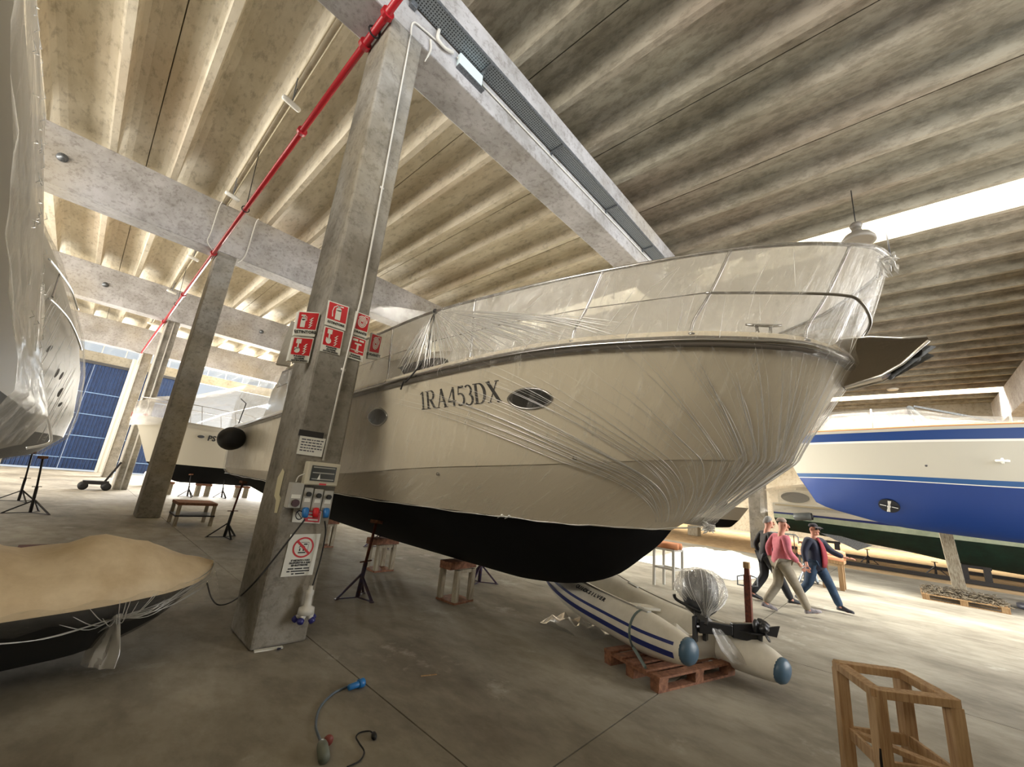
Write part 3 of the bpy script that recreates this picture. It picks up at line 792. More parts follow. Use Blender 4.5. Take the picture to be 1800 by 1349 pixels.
# gathered knot with a torn tail, and the loose bunch at the rail tip
kn = MB(); random.seed(3)
g0 = Vector((XC-0.05, 1.46, 1.63))
for k in range(44):
    a = random.uniform(-1.2, 1.2); L_ = random.uniform(.04, .10)
    d = Vector((-0.5+0.4*math.sin(a), -0.3+0.8*math.sin(a*1.7), random.uniform(-.6,.5))).normalized()
    kn.tube([g0, g0 + d*L_*0.5 + Vector((random.uniform(-.02,.02),0,random.uniform(-.02,.02))), g0 + d*L_], [.010,.014,.003], 5)
g1 = railpt(0, -1) + Vector((-0.04, -0.02, -0.04))
for k in range(30):
    d = Vector((random.uniform(-.6,.5), random.uniform(-.6,.3), random.uniform(-1.2,.25))); s = random.uniform(.06,.2)
    o_ = Vector((random.uniform(-.15,.1), random.uniform(-.03,.12), random.uniform(-.05,.03)))
    kn.tube([g1+o_, g1+o_+d*s*.5+Vector((random.uniform(-.02,.02),0,.01)), g1+o_+d*s], [.006,.014,.003], 5)
tag(kn.build('gathered_knot', F_FOLD, FW_, smooth=True), kind='stuff')
# tattered bottom edge tucked along the waterline
ed = MB()
P = [filmpt(2.97, u, -1) + Vector((-0.015, 0, 0.005*math.sin(u*47)+0.004*math.sin(u*110))) for u in [i/160 for i in range(3, 161)]]
ed.tube(P, [0.004+0.005*abs(math.sin(i*.37)) for i in range(len(P))], 5)
for u in (.30, .31): 
    p = filmpt(2.97, u, -1); ed.tube([p, p+Vector((-.03,.04,.02)), p+Vector((-.04,.10,-.02))], [.004,.016,.004], 5)
ed.build('film_edge', F_FOLD, FW_, smooth=True)
# tent of film over wheelhouse and flybridge
F_TENT = film_mat('clear_film_tent', tint=(.42,.40,.40), haze=0.07, gloss=0.012, edge=0.05, rough=0.22, scale=5, stretch=(3, 6, 1), bump=0.6, streak=0.16)
rows = []
for (y, xr, zr, xm, zm, xe, ze, zrg) in ((4.25,2.78,4.02,3.2,4.02,3.8,4.04,4.06),(5.6,2.72,3.94,3.1,4.15,3.75,4.45,4.55),(6.6,2.70,3.9,3.1,4.35,3.65,4.95,5.1),(7.6,2.68,3.86,3.05,4.55,3.6,5.32,5.62),(9,2.68,3.82,3.05,4.7,3.6,5.68,6.1),(11,2.7,3.72,3.1,4.8,3.6,5.98,6.42),(13.1,2.76,3.62,3.15,4.85,3.62,6.22,6.5)):
    rows.append([(xr,y,zr),(xm,y,zm),(xe,y,ze),(XC,y,zrg),(2*XC-xe,y,ze),(2*XC-xm,y,zm),(2*XC-xr,y,zr)])
tn = MB(); tn.loft([[p for p in r] for r in rows], uv=True)
tn.loft([rows[-1], [(lerp(XC,p[0],1.0), 13.3, max(3.2, lerp(2.7, p[2], .55))) for p in rows[-1]], [(XC+(p[0]-XC)*1.0 if abs(p[0]-XC)>1.2 else XC+(p[0]-XC)*1.2, 13.5, 2.7) for p in rows[-1]]], uv=True)
tn.build('film_tent', F_TENT, FW_, smooth=True)
tie = MB(); tp = railpt(tie_u, -1)
tie.sphere(tp, 0.035, 10, 6)
tie.tube(curve([tp, tp+Vector((-.02,-.0,-.35)), tp+Vector((.0,.06,-.62)), tp+Vector((-.1,.25,-.95)), hullpt(1.08, find_u(S_T, 4.55), -1)+Vector((-.12,0,.05)), hullpt(1.12, find_u(S_T, 4.62), -1)+Vector((-.10,0,0))], 6), 0.011, 6)
tie.tube(curve([tp, tp+Vector((.05,.35,-.35)), tp+Vector((.1,.75,-.62))], 6), 0.010, 6)
tie.build('tie_rope', MT['dark_steel'], FW_, smooth=True)

# black round fender on the quarter
fe = thing('fender', 'black rounded fender hanging at the far quarter of the big yacht under the film', 'fender', (2.55, 12.6, 2.0))
f = MB(); c = onx(410, 771, 2.55); f.lathe(c + Vector((0, 0.28, 0)), [(0.02,-.40),(.13,-.385),(.215,-.32),(.265,-.22),(.285,-.06),(.27,.05),(.15,.08)], axis=(-0.15,1,0.0), n=24)
f.build('cover', MT['rubber'], fe, smooth=True)
MB().tube([c+Vector((0.05,0.1,.38)), c+Vector((.12,.2,.9)), Vector((2.75,12.8,3.5))], 0.012, 6).build('lanyard', MT['dark_steel'], fe)
# ================================================================== OTHER BOATS
class Hull:
    """O: bow point on the floor plan, D: direction bow->stern; tables over distance from the bow"""
    def __init__(s, O, D, L, st, sz, wt, wz, kz, p=1.5):
        s.O = Vector((O[0], O[1], 0)); s.D = Vector((D[0], D[1], 0)).normalized(); s.N = Vector((-s.D.y, s.D.x, 0))
        s.L = L; s.st, s.sz, s.wt, s.wz, s.kz, s.p = st, sz, wt, wz, kz, p
    def w(s, x, n, z): return s.O + s.D*x + s.N*n + Vector((0,0,z))
    def P(s, v, u, sg):
        xs = s.st[0][0] + (s.L - s.st[0][0])*u**s.p; xw = s.wt[0][0] + (s.L - s.wt[0][0])*u**s.p
        a = (xs, cr(s.st, xs), cr(s.sz, xs)); b = (xw, cr(s.wt, xw), cr(s.wz, xw))
        if v <= 1:
            f = v**0.85; return s.w(lerp(a[0],b[0],v), sg*lerp(a[1],b[1],f), lerp(a[2],b[2],v))
        f = v-1; zk = cr(s.kz, xw)
        return s.w(xw, sg*b[1]*(1-f), zk + (b[2]-zk)*(1-f)**1.4)
    def strip(s, mb, v0, v1, n=6, U=30, off=0.0, sides=(-1,1)):
        for sg in sides:
            mb.loft([[s.P(lerp(v0,v1,i/n), k/U, sg) + s.N*sg*off for k in range(U+1)] for i in range(n+1)], uv=True)
    def deck(s, mb, inn=0.04, dz=0.0, U=30):
        mb.loft([[s.P(0,k/U,-1)+s.N*inn+Vector((0,0,dz)) for k in range(U+1)], [s.P(0,k/U,1)-s.N*inn+Vector((0,0,dz)) for k in range(U+1)]])
    def transom(s, mb, v0=0, v1=2):
        mb.loft([[s.P(lerp(v0,v1,i/8),1,sg) for i in range(9)] for sg in (-1,1)])

# ------------------------------------------------------------------ blue and white sailing yacht on the right
SX = 17.6
sh = Hull((SX, 3.05), (0, -1), 14.0,
    [(0,0),(.5,.45),(1.2,.85),(2.5,1.35),(4.5,1.75),(8,1.85),(14,1.4)],
    [(0,4.62),(3,4.55),(6,4.56),(14,4.6)],
    [(.62,0),(1.2,.4),(2,.85),(3,1.2),(5,1.5),(8,1.6),(14,1.1)],
    [(.62,3.12),(3,3.06),(5.2,2.99),(14,2.9)],
    [(.62,3.12),(.8,2.8),(1.07,2.3),(1.9,2.02),(3.2,1.76),(5.4,1.66),(9,1.6),(14,2.6)])
SY = thing('sailing_yacht', 'white sailing yacht with royal blue stripes and blue bottom, on the right', 'sailing yacht', (SX, -2, 1.6))
M_SBLUE = mat('royal_blue_antifouling', lin(10,50,118), 0.45); M_SBAND = mat('blue_hull_band', lin(22,54,108), 0.3)
q = MB(); sh.strip(q, 0, .06); sh.strip(q, .27, .90); sh.transom(q, 0, 1); top = q.build('topsides', mat('chalky_white_gelcoat', lin(172,168,156), .3), SY, smooth=True, auto=.6)
q = MB(); sh.strip(q, .06, .23, off=.004); q.build('sheer_band', M_SBAND, SY, smooth=True)['label'] = 'dark blue band under the toe rail'
q = MB(); sh.strip(q, .23, .27, 2, off=.006); q.build('cove_line', MT['white_paint'], SY, smooth=True)
q = MB(); sh.strip(q, .90, .985, 2, off=.004); q.build('boot_stripe', mat('blue_boot_stripe', lin(30,72,120), .35), SY, smooth=True)
q = MB(); sh.strip(q, .985, 1.0, 1, off=.006); q.build('boot_line', MT['white_paint'], SY, smooth=True)
q = MB(); sh.strip(q, 1.0, 2.0, 10); sh.transom(q, 1, 2); q.build('bottom', M_SBLUE, SY, smooth=True, auto=.6)
q = MB()
for sg in (-1,1): q.tube([sh.P(0,k/30,sg)+Vector((0,0,.02)) for k in range(31)], .03, 6)
q.build('toe_rail', mat('varnished_teak', lin(196,140,96), .4), SY, smooth=True)
q = MB(); sh.deck(q); q.build('deck', mat('teak_deck', lin(118,98,76), .7), SY)
# bow thruster tunnel with four blades
bvs = BVHTree.FromPolygons([tuple(v) for v in (lambda m: (sh.strip(m,1,2,10), m.v)[1])(MB())], [tuple(f) for f in (lambda m: (sh.strip(m,1,2,10), m.f)[1])(MB())])
tp_, ax_, _i, _d = bvs.ray_cast(CAM, ray(1563, 889).normalized())
q = MB(); ax = ax_ if ax_.dot(CAM-tp_) > 0 else -ax_
q.cyl(tp_ + ax*0.03, tp_ - ax*0.02, 0.24, 24); th = q.build('thruster_tunnel', mat('dark_tunnel', lin(8,12,26), .5), SY)
q = MB(); u_, v_ = frame_for(ax)
for k in range(4):
    a = k*PI/2 + .25; d = u_*math.cos(a) + v_*math.sin(a); q.bar(tp_ + ax*.045 + d*.06, tp_ + ax*.045 + d*.2, .05, .02, w2=.075)
q.cyl(tp_+ax*.03, tp_+ax*.08, .04, 10); q.build('thruster_propeller', MT['white_paint'], th)
for px, py, r, nm in ((1762,811,.05,'cleat_fitting'),(1628,819,.03,'hull_fitting')):
    p = onx(px, py, SX-1.72); q = MB(); q.sphere(p, r, 10, 6)
    if r > .04: q.bar(p+Vector((-.03,-.12,.0)), p+Vector((-.03,.12,.0)), .04, .05); q.bar(p+Vector((-.03,0,-.07)), p+Vector((-.03,0,.07)), .04, .05)
    q.build(nm, MT['white_paint'] if r > .04 else MT['dark_steel'], SY, smooth=True)
# pulpit, stanchions and hoop
q = MB()
for sg in (-1,1):
    a = sh.P(0,.18,sg); b = sh.P(0,.09,sg); q.tube(curve([a, a+Vector((0,.1,.5)), b+Vector((0,.1,.62)), sh.P(0,.04,sg)+Vector((0,.15,.62))],5), .018, 6)
q.tube([sh.P(0,.04,-1)+Vector((0,.15,.62)), sh.P(0,.04,1)+Vector((0,.15,.62))], .018, 6); q.build('pulpit', MT['white_paint'], SY, smooth=True)
for sg in (-1,1):
    for u in (.34,.53,.7): MB().tube([sh.P(0,u,sg), sh.P(0,u,sg)+Vector((0,0,.62))], .022, 8).build('stanchion', MT['white_paint'], SY, smooth=True)
q = MB()
for yy in (-0.6,): q.tube([(SX+1.0*math.cos(a), yy-0.9*(1-math.sin(a))*0.4, 4.6+0.85*math.sin(a)) for a in [PI*i/14 for i in range(15)]], .05, 8)
q.build('hoop', MT['galv'], SY, smooth=True)
q = MB(); q.bar((SX-.7, -.7, 5.35), (SX-.9, -2.6, 4.65), .09, .05); q.build('strut', MT['galv'], SY)
F_BACK = film_mat('film_on_background_boats', tint=(.50,.48,.45), haze=0.16, gloss=0.05, rough=.25, scale=5, stretch=(5,2,1), bump=.5, streak=.25)
tn = SY
q = MB(); rows = []
for (y, w_, z1) in ((2.2,.6,5.5),(1.2,1.2,5.42),(-.6,1.4,5.48),(-1.6,1.55,5.1),(-3,1.7,4.9),(-6,1.7,4.95)):
    rows.append([(SX-w_, y, 4.62), (SX-w_*.65, y, lerp(4.62,z1,.7)), (SX, y, z1), (SX+w_*.65, y, lerp(4.62,z1,.7)), (SX+w_, y, 4.62)])
q.loft(rows, uv=True); q.build('plastic_wrap', F_BACK, tn, smooth=True)['label'] = 'clear plastic film'

# ------------------------------------------------------------------ green-bottomed motor boat behind it
gh = Hull((24.6, -9.5), (0, 1), 13.8,
    [(0,0),(1,.8),(3,1.5),(7,1.75),(13,1.65)], [(0,3.0),(4,2.7),(9,2.4),(13.8,2.3)],
    [(.9,0),(2,.7),(4,1.3),(7,1.5),(13,1.5)], [(.9,1.5),(4,1.45),(9,1.5),(13,1.62)],
    [(.9,1.5),(1.4,1.0),(2.2,.6),(4,.42),(7,.5),(10,.85),(13,1.05)])
GB = thing('motor_boat', 'cream motor boat with dark green bottom and navy stripe, behind the sailing yacht', 'motor boat', (24.6, -3, .45))
q = MB(); gh.strip(q, 0, .62); gh.transom(q); gh.deck(q); q.build('topsides', MT['white_gel'], GB, smooth=True, auto=.6)
q = MB(); gh.strip(q, .61, .72, 2, off=.008); q.build('stripe', MT['navy'], GB, smooth=True)
q = MB(); gh.strip(q, .72, 1.0, 4, off=.004); q.build('waterline_band', mat('pale_green_band', lin(172,182,160), .6, 0, lin(148,160,138), 3), GB, smooth=True)
q = MB(); gh.strip(q, 1.0, 2.0, 8, off=.003); q.build('bottom', mat('dark_green_antifouling', lin(24,60,50), .6, 0, lin(14,40,36), 2), GB, smooth=True)
q = MB(); rows = []
for (y, hw, z1) in ((4.1,1.46,2.9),(3.4,1.48,3.12),(1.0,1.46,3.1),(-.4,1.2,2.75),(-3.5,.9,2.75),(-6,.4,2.85)):
    rows.append([(24.6-hw,y,2.2),(24.6-hw*.97,y,lerp(2.2,z1,.8)),(24.6-hw*.7,y,z1),(24.6+hw*.7,y,z1),(24.6+hw*.97,y,lerp(2.2,z1,.8)),(24.6+hw,y,2.2)])
q.loft(rows, caps=True); cabn = q.build('cabin', MT['cream'], GB, smooth=True, auto=.5)
q = MB(); q.prism([(23.10, 3.42+.55*math.cos(a), 2.60+.24*math.sin(a)) for a in [2*PI*i/20 for i in range(20)]], (.03,0,0)); q.build('cabin_window', mat('hazy_dark_glass', lin(96,92,84), .2), cabn)
q = MB(); q.box((22.90, .2, 2.18), (22.96, 4.2, 2.25)); q.build('rub_rail', mat('tan_rubbing_strip', lin(150,138,112), .5), GB)
q = MB(); q.prism([(23.3, 2.6, 1.15), (23.3, 1.4, .62), (23.3, .9, .9), (23.3, 1.9, 1.12)], (.06,0,0)); q.build('skeg', MT['galv'], GB)
# dark fender drum at its stern quarter
fd2 = thing('fender', 'dark cylindrical fender beside the capped man, at the green-bottomed boat', 'fender', (22.5, 3.3, 1.6))
q = MB(); c = Vector((22.79, 3.15, 1.78)); q.lathe(c, [(.03,-.35),(.16,-.3),(.17,.3),(.1,.36),(.03,.4)], axis=(.1,-1,.12), n=16); q.build('body', mat('grey_fender', lin(88,92,92), .4), fd2, smooth=True)
q = MB(); q.lathe(c, [(.14,.29),(.15,.37),(.02,.41)], axis=(.1,-1,.12), n=16); q.build('end_cap', MT['rubber'], fd2, smooth=True)
tn = GB
q = MB(); rows = []
for (y, w_, zb, z1) in ((4.9,1.3,1.75,2.9),(4.2,1.6,1.9,3.1),(3.2,1.66,2.0,3.25),(1.0,1.72,2.1,3.2),(-.8,1.76,2.25,2.95),(-4,1.7,2.5,2.9)):
    rows.append([(24.6-w_, y, zb), (24.6-w_*.9, y, lerp(zb,z1,.75)), (24.6-w_*.5, y, z1), (24.6+w_*.5, y, z1), (24.6+w_*.9, y, lerp(zb,z1,.75)), (24.6+w_, y, zb)])
q.loft(rows, uv=True); q.build('plastic_wrap', F_BACK, tn, smooth=True)['label'] = 'clear plastic film'
# another wrapped boat glimpsed under the bow
wb = thing('wrapped_boat', 'dark-windowed boat under clear film glimpsed below the yacht bow, far behind', 'boat', (27.5, 8.5, .9))
wh_ = Hull((26.8, 6.2), (.25, 1), 6.5, [(0,0),(.8,.6),(2.5,1.1),(6.5,1.1)], [(0,1.95),(6.5,1.75)], [(.6,0),(1.6,.6),(3,.9),(6.5,.9)], [(.6,1.2),(6.5,1.05)], [(.6,1.2),(1.2,.75),(3,.6),(6.5,.65)])
q = MB(); wh_.strip(q, 0, 1); wh_.transom(q); wh_.deck(q); q.build('hull', MT['grey_plastic'], wb, smooth=True, auto=.6)
q = MB(); wh_.strip(q, 1, 2); q.build('bottom', MT['antifoul_black'], wb, smooth=True)
q = MB(); q.loft([[wh_.w(x, n*hw, z) for n in (-1,-.8,.8,1)] for (x, hw, z) in ((1.5,.8,1.9),(2.0,.7,2.7),(5.2,.75,2.75),(5.6,.9,1.8))]); q.build('cabin', MT['glass_dark'], wb)

tp3 = thing('timber_prop', 'timber prop under the distant film-covered boat seen below the yacht bow', 'support block', (27.6, 9.5, 0))
MB().box((27.3,9.2,0),(27.9,9.8,.58)).build('block', MT['woodw'], tp3)
# ------------------------------------------------------------------ motor boat marked PS 3.. behind the second column
ph = Hull((1.55, 25.5), (1, 0), 10.0,
    [(0,0),(.5,.6),(1.3,1.1),(2.5,1.45),(10,1.6)], [(0,3.5),(3,3.36),(10,3.2)],
    [(.9,0),(1.6,.6),(2.6,1.05),(4,1.4),(10,1.5)], [(.9,1.45),(10,1.4)], [(.9,1.45),(1.4,1.0),(2.4,.6),(10,.62)])
PB = thing('motor_boat', 'cream motor boat marked PS 3 with black bottom, behind the second concrete column', 'motor boat', (6.5, 25.5, .6))
q = MB(); ph.strip(q, .12, 1.0); ph.transom(q); ph.deck(q); phull = q.build('topsides', mat('grey_cream_gelcoat', lin(196,190,174), .35), PB, smooth=True, auto=.6)
q = MB(); ph.strip(q, 0, .12, 2, off=.03); q.build('rub_band', MT['white_gel'], PB, smooth=True)
q = MB(); ph.strip(q, 1, 2, 8); q.build('bottom', MT['antifoul_black'], PB, smooth=True)
def bfont(body, size, M_, m, name, parent, align='CENTER', bold=0.0):
    c = bpy.data.curves.new('t', 'FONT'); c.body = body; c.size = size; c.align_x = align; c.align_y = 'CENTER'; c.extrude = 0.0008; c.offset = bold
    c.resolution_u = 2
    o = bpy.data.objects.new('t', c); COL.objects.link(o)
    dg = bpy.context.evaluated_depsgraph_get(); me = bpy.data.meshes.new_from_object(o.evaluated_get(dg))
    bpy.data.objects.remove(o); bpy.data.curves.remove(c)
    me.transform(PM[parent.name] @ M_); me.materials.clear(); me.materials.append(m)
    ob = bpy.data.objects.new(name, me); COL.objects.link(ob); ob.parent = parent; PM[ob.name] = PM[parent.name]
    return ob
def facing(p, right, up):
    r = Vector(right).normalized(); n = r.cross(Vector(up)).normalized(); u = n.cross(r)
    return Matrix(((r.x,u.x,n.x,p[0]),(r.y,u.y,n.y,p[1]),(r.z,u.z,n.z,p[2]),(0,0,0,1)))
bfont('PS 3', .34, facing((4.55, 23.99, 2.78), (1,-.04,-.02), (0,-.1,1)), MT['ink'], 'registration_lettering', PB, bold=.012)
q = MB(); q.prism([(3.98+.14*math.cos(a), 24.05, 2.82+.07*math.sin(a)) for a in [2*PI*i/16 for i in range(16)]], (0,-.05,0)); q.build('porthole', MT['glass_dark'], PB)
for sg in (-1,1):
    q = MB(); q.tube([ph.P(0,u,sg)+Vector((0,0,.85 if u<.6 else .7)) for u in [k/20*.75 for k in range(21)]], .02, 6); q.build('top_rail', MT['steel'], PB, smooth=True)
    for u in (.12,.25,.38,.52,.66): MB().tube([ph.P(0,u,sg), ph.P(0,u-.02,sg)+Vector((0,0,.85))], .015, 6).build('stanchion', MT['steel'], PB)
q = MB(); q.loft([[ph.w(x, n*hw, z) for n in (-1,-.85,.85,1)] for (x,hw,z) in ((2.2,.8,3.4),(3.4,1.0,4.2),(5.0,1.1,5.0),(8.5,1.1,5.1),(9,1.2,3.3))]); q.build('cabin', MT['cream'], PB)
tn = PB
q = MB(); rows = []
for x, w_, zb, z1 in ((-.1,.2,3.0,4.1),(.6,.9,3.1,4.5),(2,1.5,3.3,4.9),(4,1.75,3.3,5.9),(6,1.8,3.2,6.1),(9,1.8,3.2,6.0)):
    rows.append([ph.w(x, n*w_, lerp(zb,z1,f)) for n, f in ((-1,0),(-1,.35),(-.75,.8),(0,1),(.75,.8),(1,.35),(1,0))])
q.loft(rows, uv=True); q.build('plastic_wrap', F_BACK, tn, smooth=True)['label'] = 'clear plastic film'

# ------------------------------------------------------------------ wrapped yachts along the left edge
F_LEFT = film_mat('crumpled_film_left', tint=(.90,.88,.83), haze=.34, edge=.14, gloss=.06, rough=.16, scale=6, stretch=(2.4,7,1), bump=1.0, streak=.25)
F_LEFT2 = film_mat('film_on_far_left_yacht', tint=(.5,.49,.47), haze=.24, gloss=.004, rough=.4, scale=5, stretch=(3,4,1), bump=.3, edge=.015, streak=.25)
def wrapped(name, label, prof, ys, cx, split, flabel, fm_, scale=lambda y: 1.0):
    t = thing(name, label, 'yacht', (cx, sum(ys)/len(ys), prof[-1][1]))
    hi = [p for p in prof if p[1] >= split-1e-6]; lo = [p for p in prof if p[1] <= split+1e-6]
    def row(pts, y, inn):
        k = scale(y); return [(cx + (x-cx-inn)*k, y, z) for x, z in pts] + [(cx - (x-cx-inn)*k, y, z) for x, z in reversed(pts)]
    q = MB(); q.loft([row(hi, y, .12) for y in ys], caps=True); q.build('hull', mat('dull_cream_gelcoat', lin(146,141,128), .5), t, smooth=True, auto=.7)
    q = MB(); q.loft([row(lo, y, .12) for y in ys], caps=True); q.build('bottom', mat('slate_antifouling', lin(62,66,72), .6), t, smooth=True, auto=.7)
    q = MB(); n = 26; yy = [lerp(ys[0], ys[-1], i/n) for i in range(n+1)]; rows = []
    fine = []
    for i in range(len(prof)-1):
        for k in range(6): fine.append((lerp(prof[i][0],prof[i+1][0],k/6), lerp(prof[i][1],prof[i+1][1],k/6)))
    fine.append(prof[-1])
    for i, y in enumerate(yy):
        k = scale(y); rows.append([(cx + (x-cx)*k + .018*math.sin(z*5+i*1.3)+.012*math.sin(z*11-i*2.2), y, z) for x, z in fine])
    q.loft(rows, uv=True); f = q.build('plastic_wrap', fm_, t, smooth=True); f['label'] = flabel
    return t, f
p1_ = [(-5.0,8.72),(-2.12,8.5),(-1.53,6.6),(-.90,4.13),(-.60,2.9),(-.36,2.2),(-.50,1.80),(-1.2,1.45),(-4.4,.9)]
w1, f1 = wrapped('wrapped_yacht', 'tall film-wrapped cream yacht filling the left edge of the picture', p1_, [4.6,6.5,8.2,9.0], -5.0, 2.2, 'shiny crumpled clear film', F_LEFT)
q = MB(); random.seed(21)
for k in range(60):
    z = random.uniform(3.0, 8.3); y = random.uniform(6.0, 8.95); i = [j for j in range(len(p1_)-1) if p1_[j][1] >= z >= p1_[j+1][1]][0]
    f_ = (p1_[i][1]-z)/(p1_[i][1]-p1_[i+1][1]); x = lerp(p1_[i][0], p1_[i+1][0], f_) + .03
    d = Vector((.0, random.uniform(-.5,.5), random.uniform(-.6,-.2)))*random.uniform(.2,.6)
    q.tube([Vector((x,y,z)), Vector((x,y,z))+d*.5+Vector((.03,0,0)), Vector((x-d.z*-.25,y,z))+d], [.002,.006,.002], 5)
tag(q.build('film_folds', F_FOLD, f1, smooth=True), kind='stuff')
q = MB(); q.tube(curve([(-.90,9.0,4.13),(-.62,9.0,2.9),(-.40,9.02,2.3),(-.28,9.05,2.0),(-.26,9.05,1.85),(-.45,9.02,1.75)],6), .02, 6); q.build('film_edge', F_FOLD, f1, smooth=True)

p2_ = [(-2.6,8.0),(-2.15,7.75),(-1.43,6.95),(-.66,5.36),(-.35,4.3),(-.17,2.9),(-.22,2.1),(-.75,1.45),(-2.6,.8)]
sc2 = lambda y: 1.0 if y > 20 else .10 + .90*math.sin(max(0, (y-10.4)/9.6)*PI/2)**.9
w2, f2 = wrapped('wrapped_yacht', 'second film-wrapped cream yacht behind the left edge, with oval portholes', p2_, [10.5,11,11.6,12.4,13.4,14.5,15.6,16.8,18,19,20,21,22.5], -2.6, 2.1, 'clear film', F_LEFT2, sc2)
_m = MB(); _n = 40; _yy = [lerp(10.5, 22, i/_n) for i in range(_n+1)]
_m.loft([[(-2.6 + (x+2.6)*sc2(y), y, z) for x, z in p2_] for y in _yy]); bv2 = BVHTree.FromPolygons([tuple(v) for v in _m.v], [tuple(f) for f in _m.f])
def on2(px, py, off=.04):
    loc, nor, i_, d_ = bv2.ray_cast(CAM, ray(px, py).normalized())
    if loc is None: return ony(px, py, 18)
    if nor.dot(CAM-loc) < 0: nor = -nor
    return loc + nor*off
for px, py, a_, b_, sl in ((85,613,7,6,1.0),(98,656,5,8,.75),(106,661,4,7,.75),(104,690,6,8,.75),(104,711,5,4,.8)):
    q = MB(); P = [on2(px + a_*math.cos(t)*.8 - b_*math.sin(t)*.45, py + b_*math.sin(t) - a_*math.cos(t)*.3, .02) for t in [2*PI*i/16 for i in range(16)]]
    q.add(P, [tuple(range(16))]); q.build('porthole', mat('matt_dark_port', lin(70,66,60), .8, spec=.05), w2)
for pts in ([(80,455),(100,480),(120,510),(132,545)], [(80,524),(98,541),(116,563),(130,592),(138,615)]):
    q = MB(); q.tube(curve([on2(*p_, .06) for p_ in pts], 6), .028, 6); q.build('hand_rail', mat('bright_rail', lin(210,210,205), .3, .4), w2, smooth=True)
q = MB(); q.tube([on2(101,482), on2(88,522)], .02, 6); q.build('stanchion', MT['steel'], w2)
q = MB(); random.seed(31)
for k in range(40):
    x0_ = random.uniform(84,136); y0_ = random.uniform(470,740); ln = random.uniform(25,80); P = [on2(x0_ - ln*.55*i/8, y0_ + ln*i/8, .05) for i in range(9)]
    if max((P[i+1]-P[i]).length for i in range(8)) < .5: q.tube(P, [.002,.004,.005,.006,.006,.006,.005,.004,.002], 5)
tag(q.build('film_folds', F_FOLD, f2, smooth=True), kind='stuff')

# ------------------------------------------------------------------ tender under a tarpaulin, lower left
TD = Vector((-.985, -.17, 0)); TN = Vector((-TD.y, TD.x, 0)); TO = Vector((1.40, 5.80, 0))
th_ = Hull((1.40, 5.80), (TD.x, TD.y), 3.2,
    [(0,0),(.12,.24),(.35,.5),(.7,.68),(1.2,.78),(3.2,.8)], [(0,.70),(.6,.66),(3.2,.62)],
    [(.12,0),(.3,.22),(.6,.42),(1.2,.58),(3.2,.62)], [(.12,.54),(.6,.32),(1.2,.20),(3.2,.18)], [(.12,.54),(.4,.24),(.8,.07),(3.2,.01)])
TB = thing('tender', 'small black tender under a beige tarpaulin in the lower left foreground', 'tender', (.2, 5.5, .2))
q = MB(); th_.strip(q, 0, 1); th_.strip(q, 1, 2); th_.transom(q); q.build('hull', mat('gloss_black_hull', lin(26,27,27), .25), TB, smooth=True, auto=.6)
q = MB(); n = 30
def hump(x, t):
    z = .30*min(1, x/.7)*(1-abs(t)**2.2)
    z += .13*math.exp(-((x-1.05)/.30)**2-((t+.35)/.4)**2) + .15*math.exp(-((x-1.9)/.35)**2-((t+.1)/.5)**2) - .06*math.exp(-((x-1.5)/.2)**2-((t+.1)/.5)**2)
    return z + .012*math.sin(x*14+t*5)*(1-abs(t)) + .008*math.sin(x*5-t*17)
rows = []
for i in range(n+1):
    u = i/n; a = th_.P(0,u,1)+TN*.015; b = th_.P(0,u,-1)-TN*.015; x = 3.2*u**1.5
    row = [a+Vector((0,0,-.05))] + [a.lerp(b, k/16) + Vector((0,0,.012 + hump(x, -1+k/8))) for k in range(17)] + [b+Vector((0,0,-.05))]
    rows.append(row)
q.loft(rows); cov = q.build('tarpaulin_cover', mat('beige_tarpaulin', lin(232,213,180), .8, 0, lin(212,190,154), 3, .35, bscale=7), TB, smooth=True); cov['label'] = 'beige fabric cover'
q = MB()
for sg in (-1,1): q.tube([th_.P(0.03,k/30,sg)+TN*sg*.012 for k in range(31)], .012, 6)
q.build('gunwale', MT['grey_plastic'], TB, smooth=True)
F_TEND = film_mat('film_on_tender', haze=.05, gloss=.02, edge=.1, rough=.2, scale=6, stretch=(7,2,1), bump=.6, streak=.14)
kp = onz(204, 1086, .455)
q = MB(); rows = []
for i in range(7):
    v = i/6; row = []
    for k in range(31):
        u = k/30*.8; a = th_.P(0,u,1)+TN*.04; tgt = kp + Vector((TD.x*(3.2*u**1.5-.9)*.9, TD.y*(3.2*u**1.5-.9)*.9, -.04))
        p = a.lerp(a.lerp(tgt, .95), v) + TN*.06*math.sin(PI*v) + Vector((0,0,-.02*math.sin(u*60+v*3)))
        row.append(p)
    rows.append(row)
q.loft(rows, uv=True); tf = q.build('plastic_wrap', F_TEND, TB, smooth=True); tf['label'] = 'clear film knotted below the bow'
q = MB(); random.seed(9)
for k in range(34):
    u = random.uniform(.0,.8)**1.1; a = th_.P(0,u,1)+TN*.055+Vector((0,0,random.uniform(-.14,0))); m_ = a.lerp(kp,.5)+TN*.06-Vector((0,0,.05))
    q.tube(curve([a, m_, kp], 5), [.001,.002,.003,.003,.003,.003,.004,.004,.005,.006,.008], 5)
q.sphere(kp, .045, 10, 6)
tag(q.build('film_folds', F_FOLD, tf, smooth=True), kind='stuff')
q = MB(); rows = []
for i in range(8):
    t = i/7; w_ = .035 + .115*min(1, t*1.5); c = kp + Vector((-.03, -.06, -.345))*t
    rows.append([c + Vector((.67,-.73,0))*w_*math.cos(a) + Vector((.5,.5,.15))*(.03+.015*math.sin(a*7+t*4))*math.sin(a) for a in [2*PI*k/20 for k in range(20)]])
q.loft(rows, close=True)
rows = []
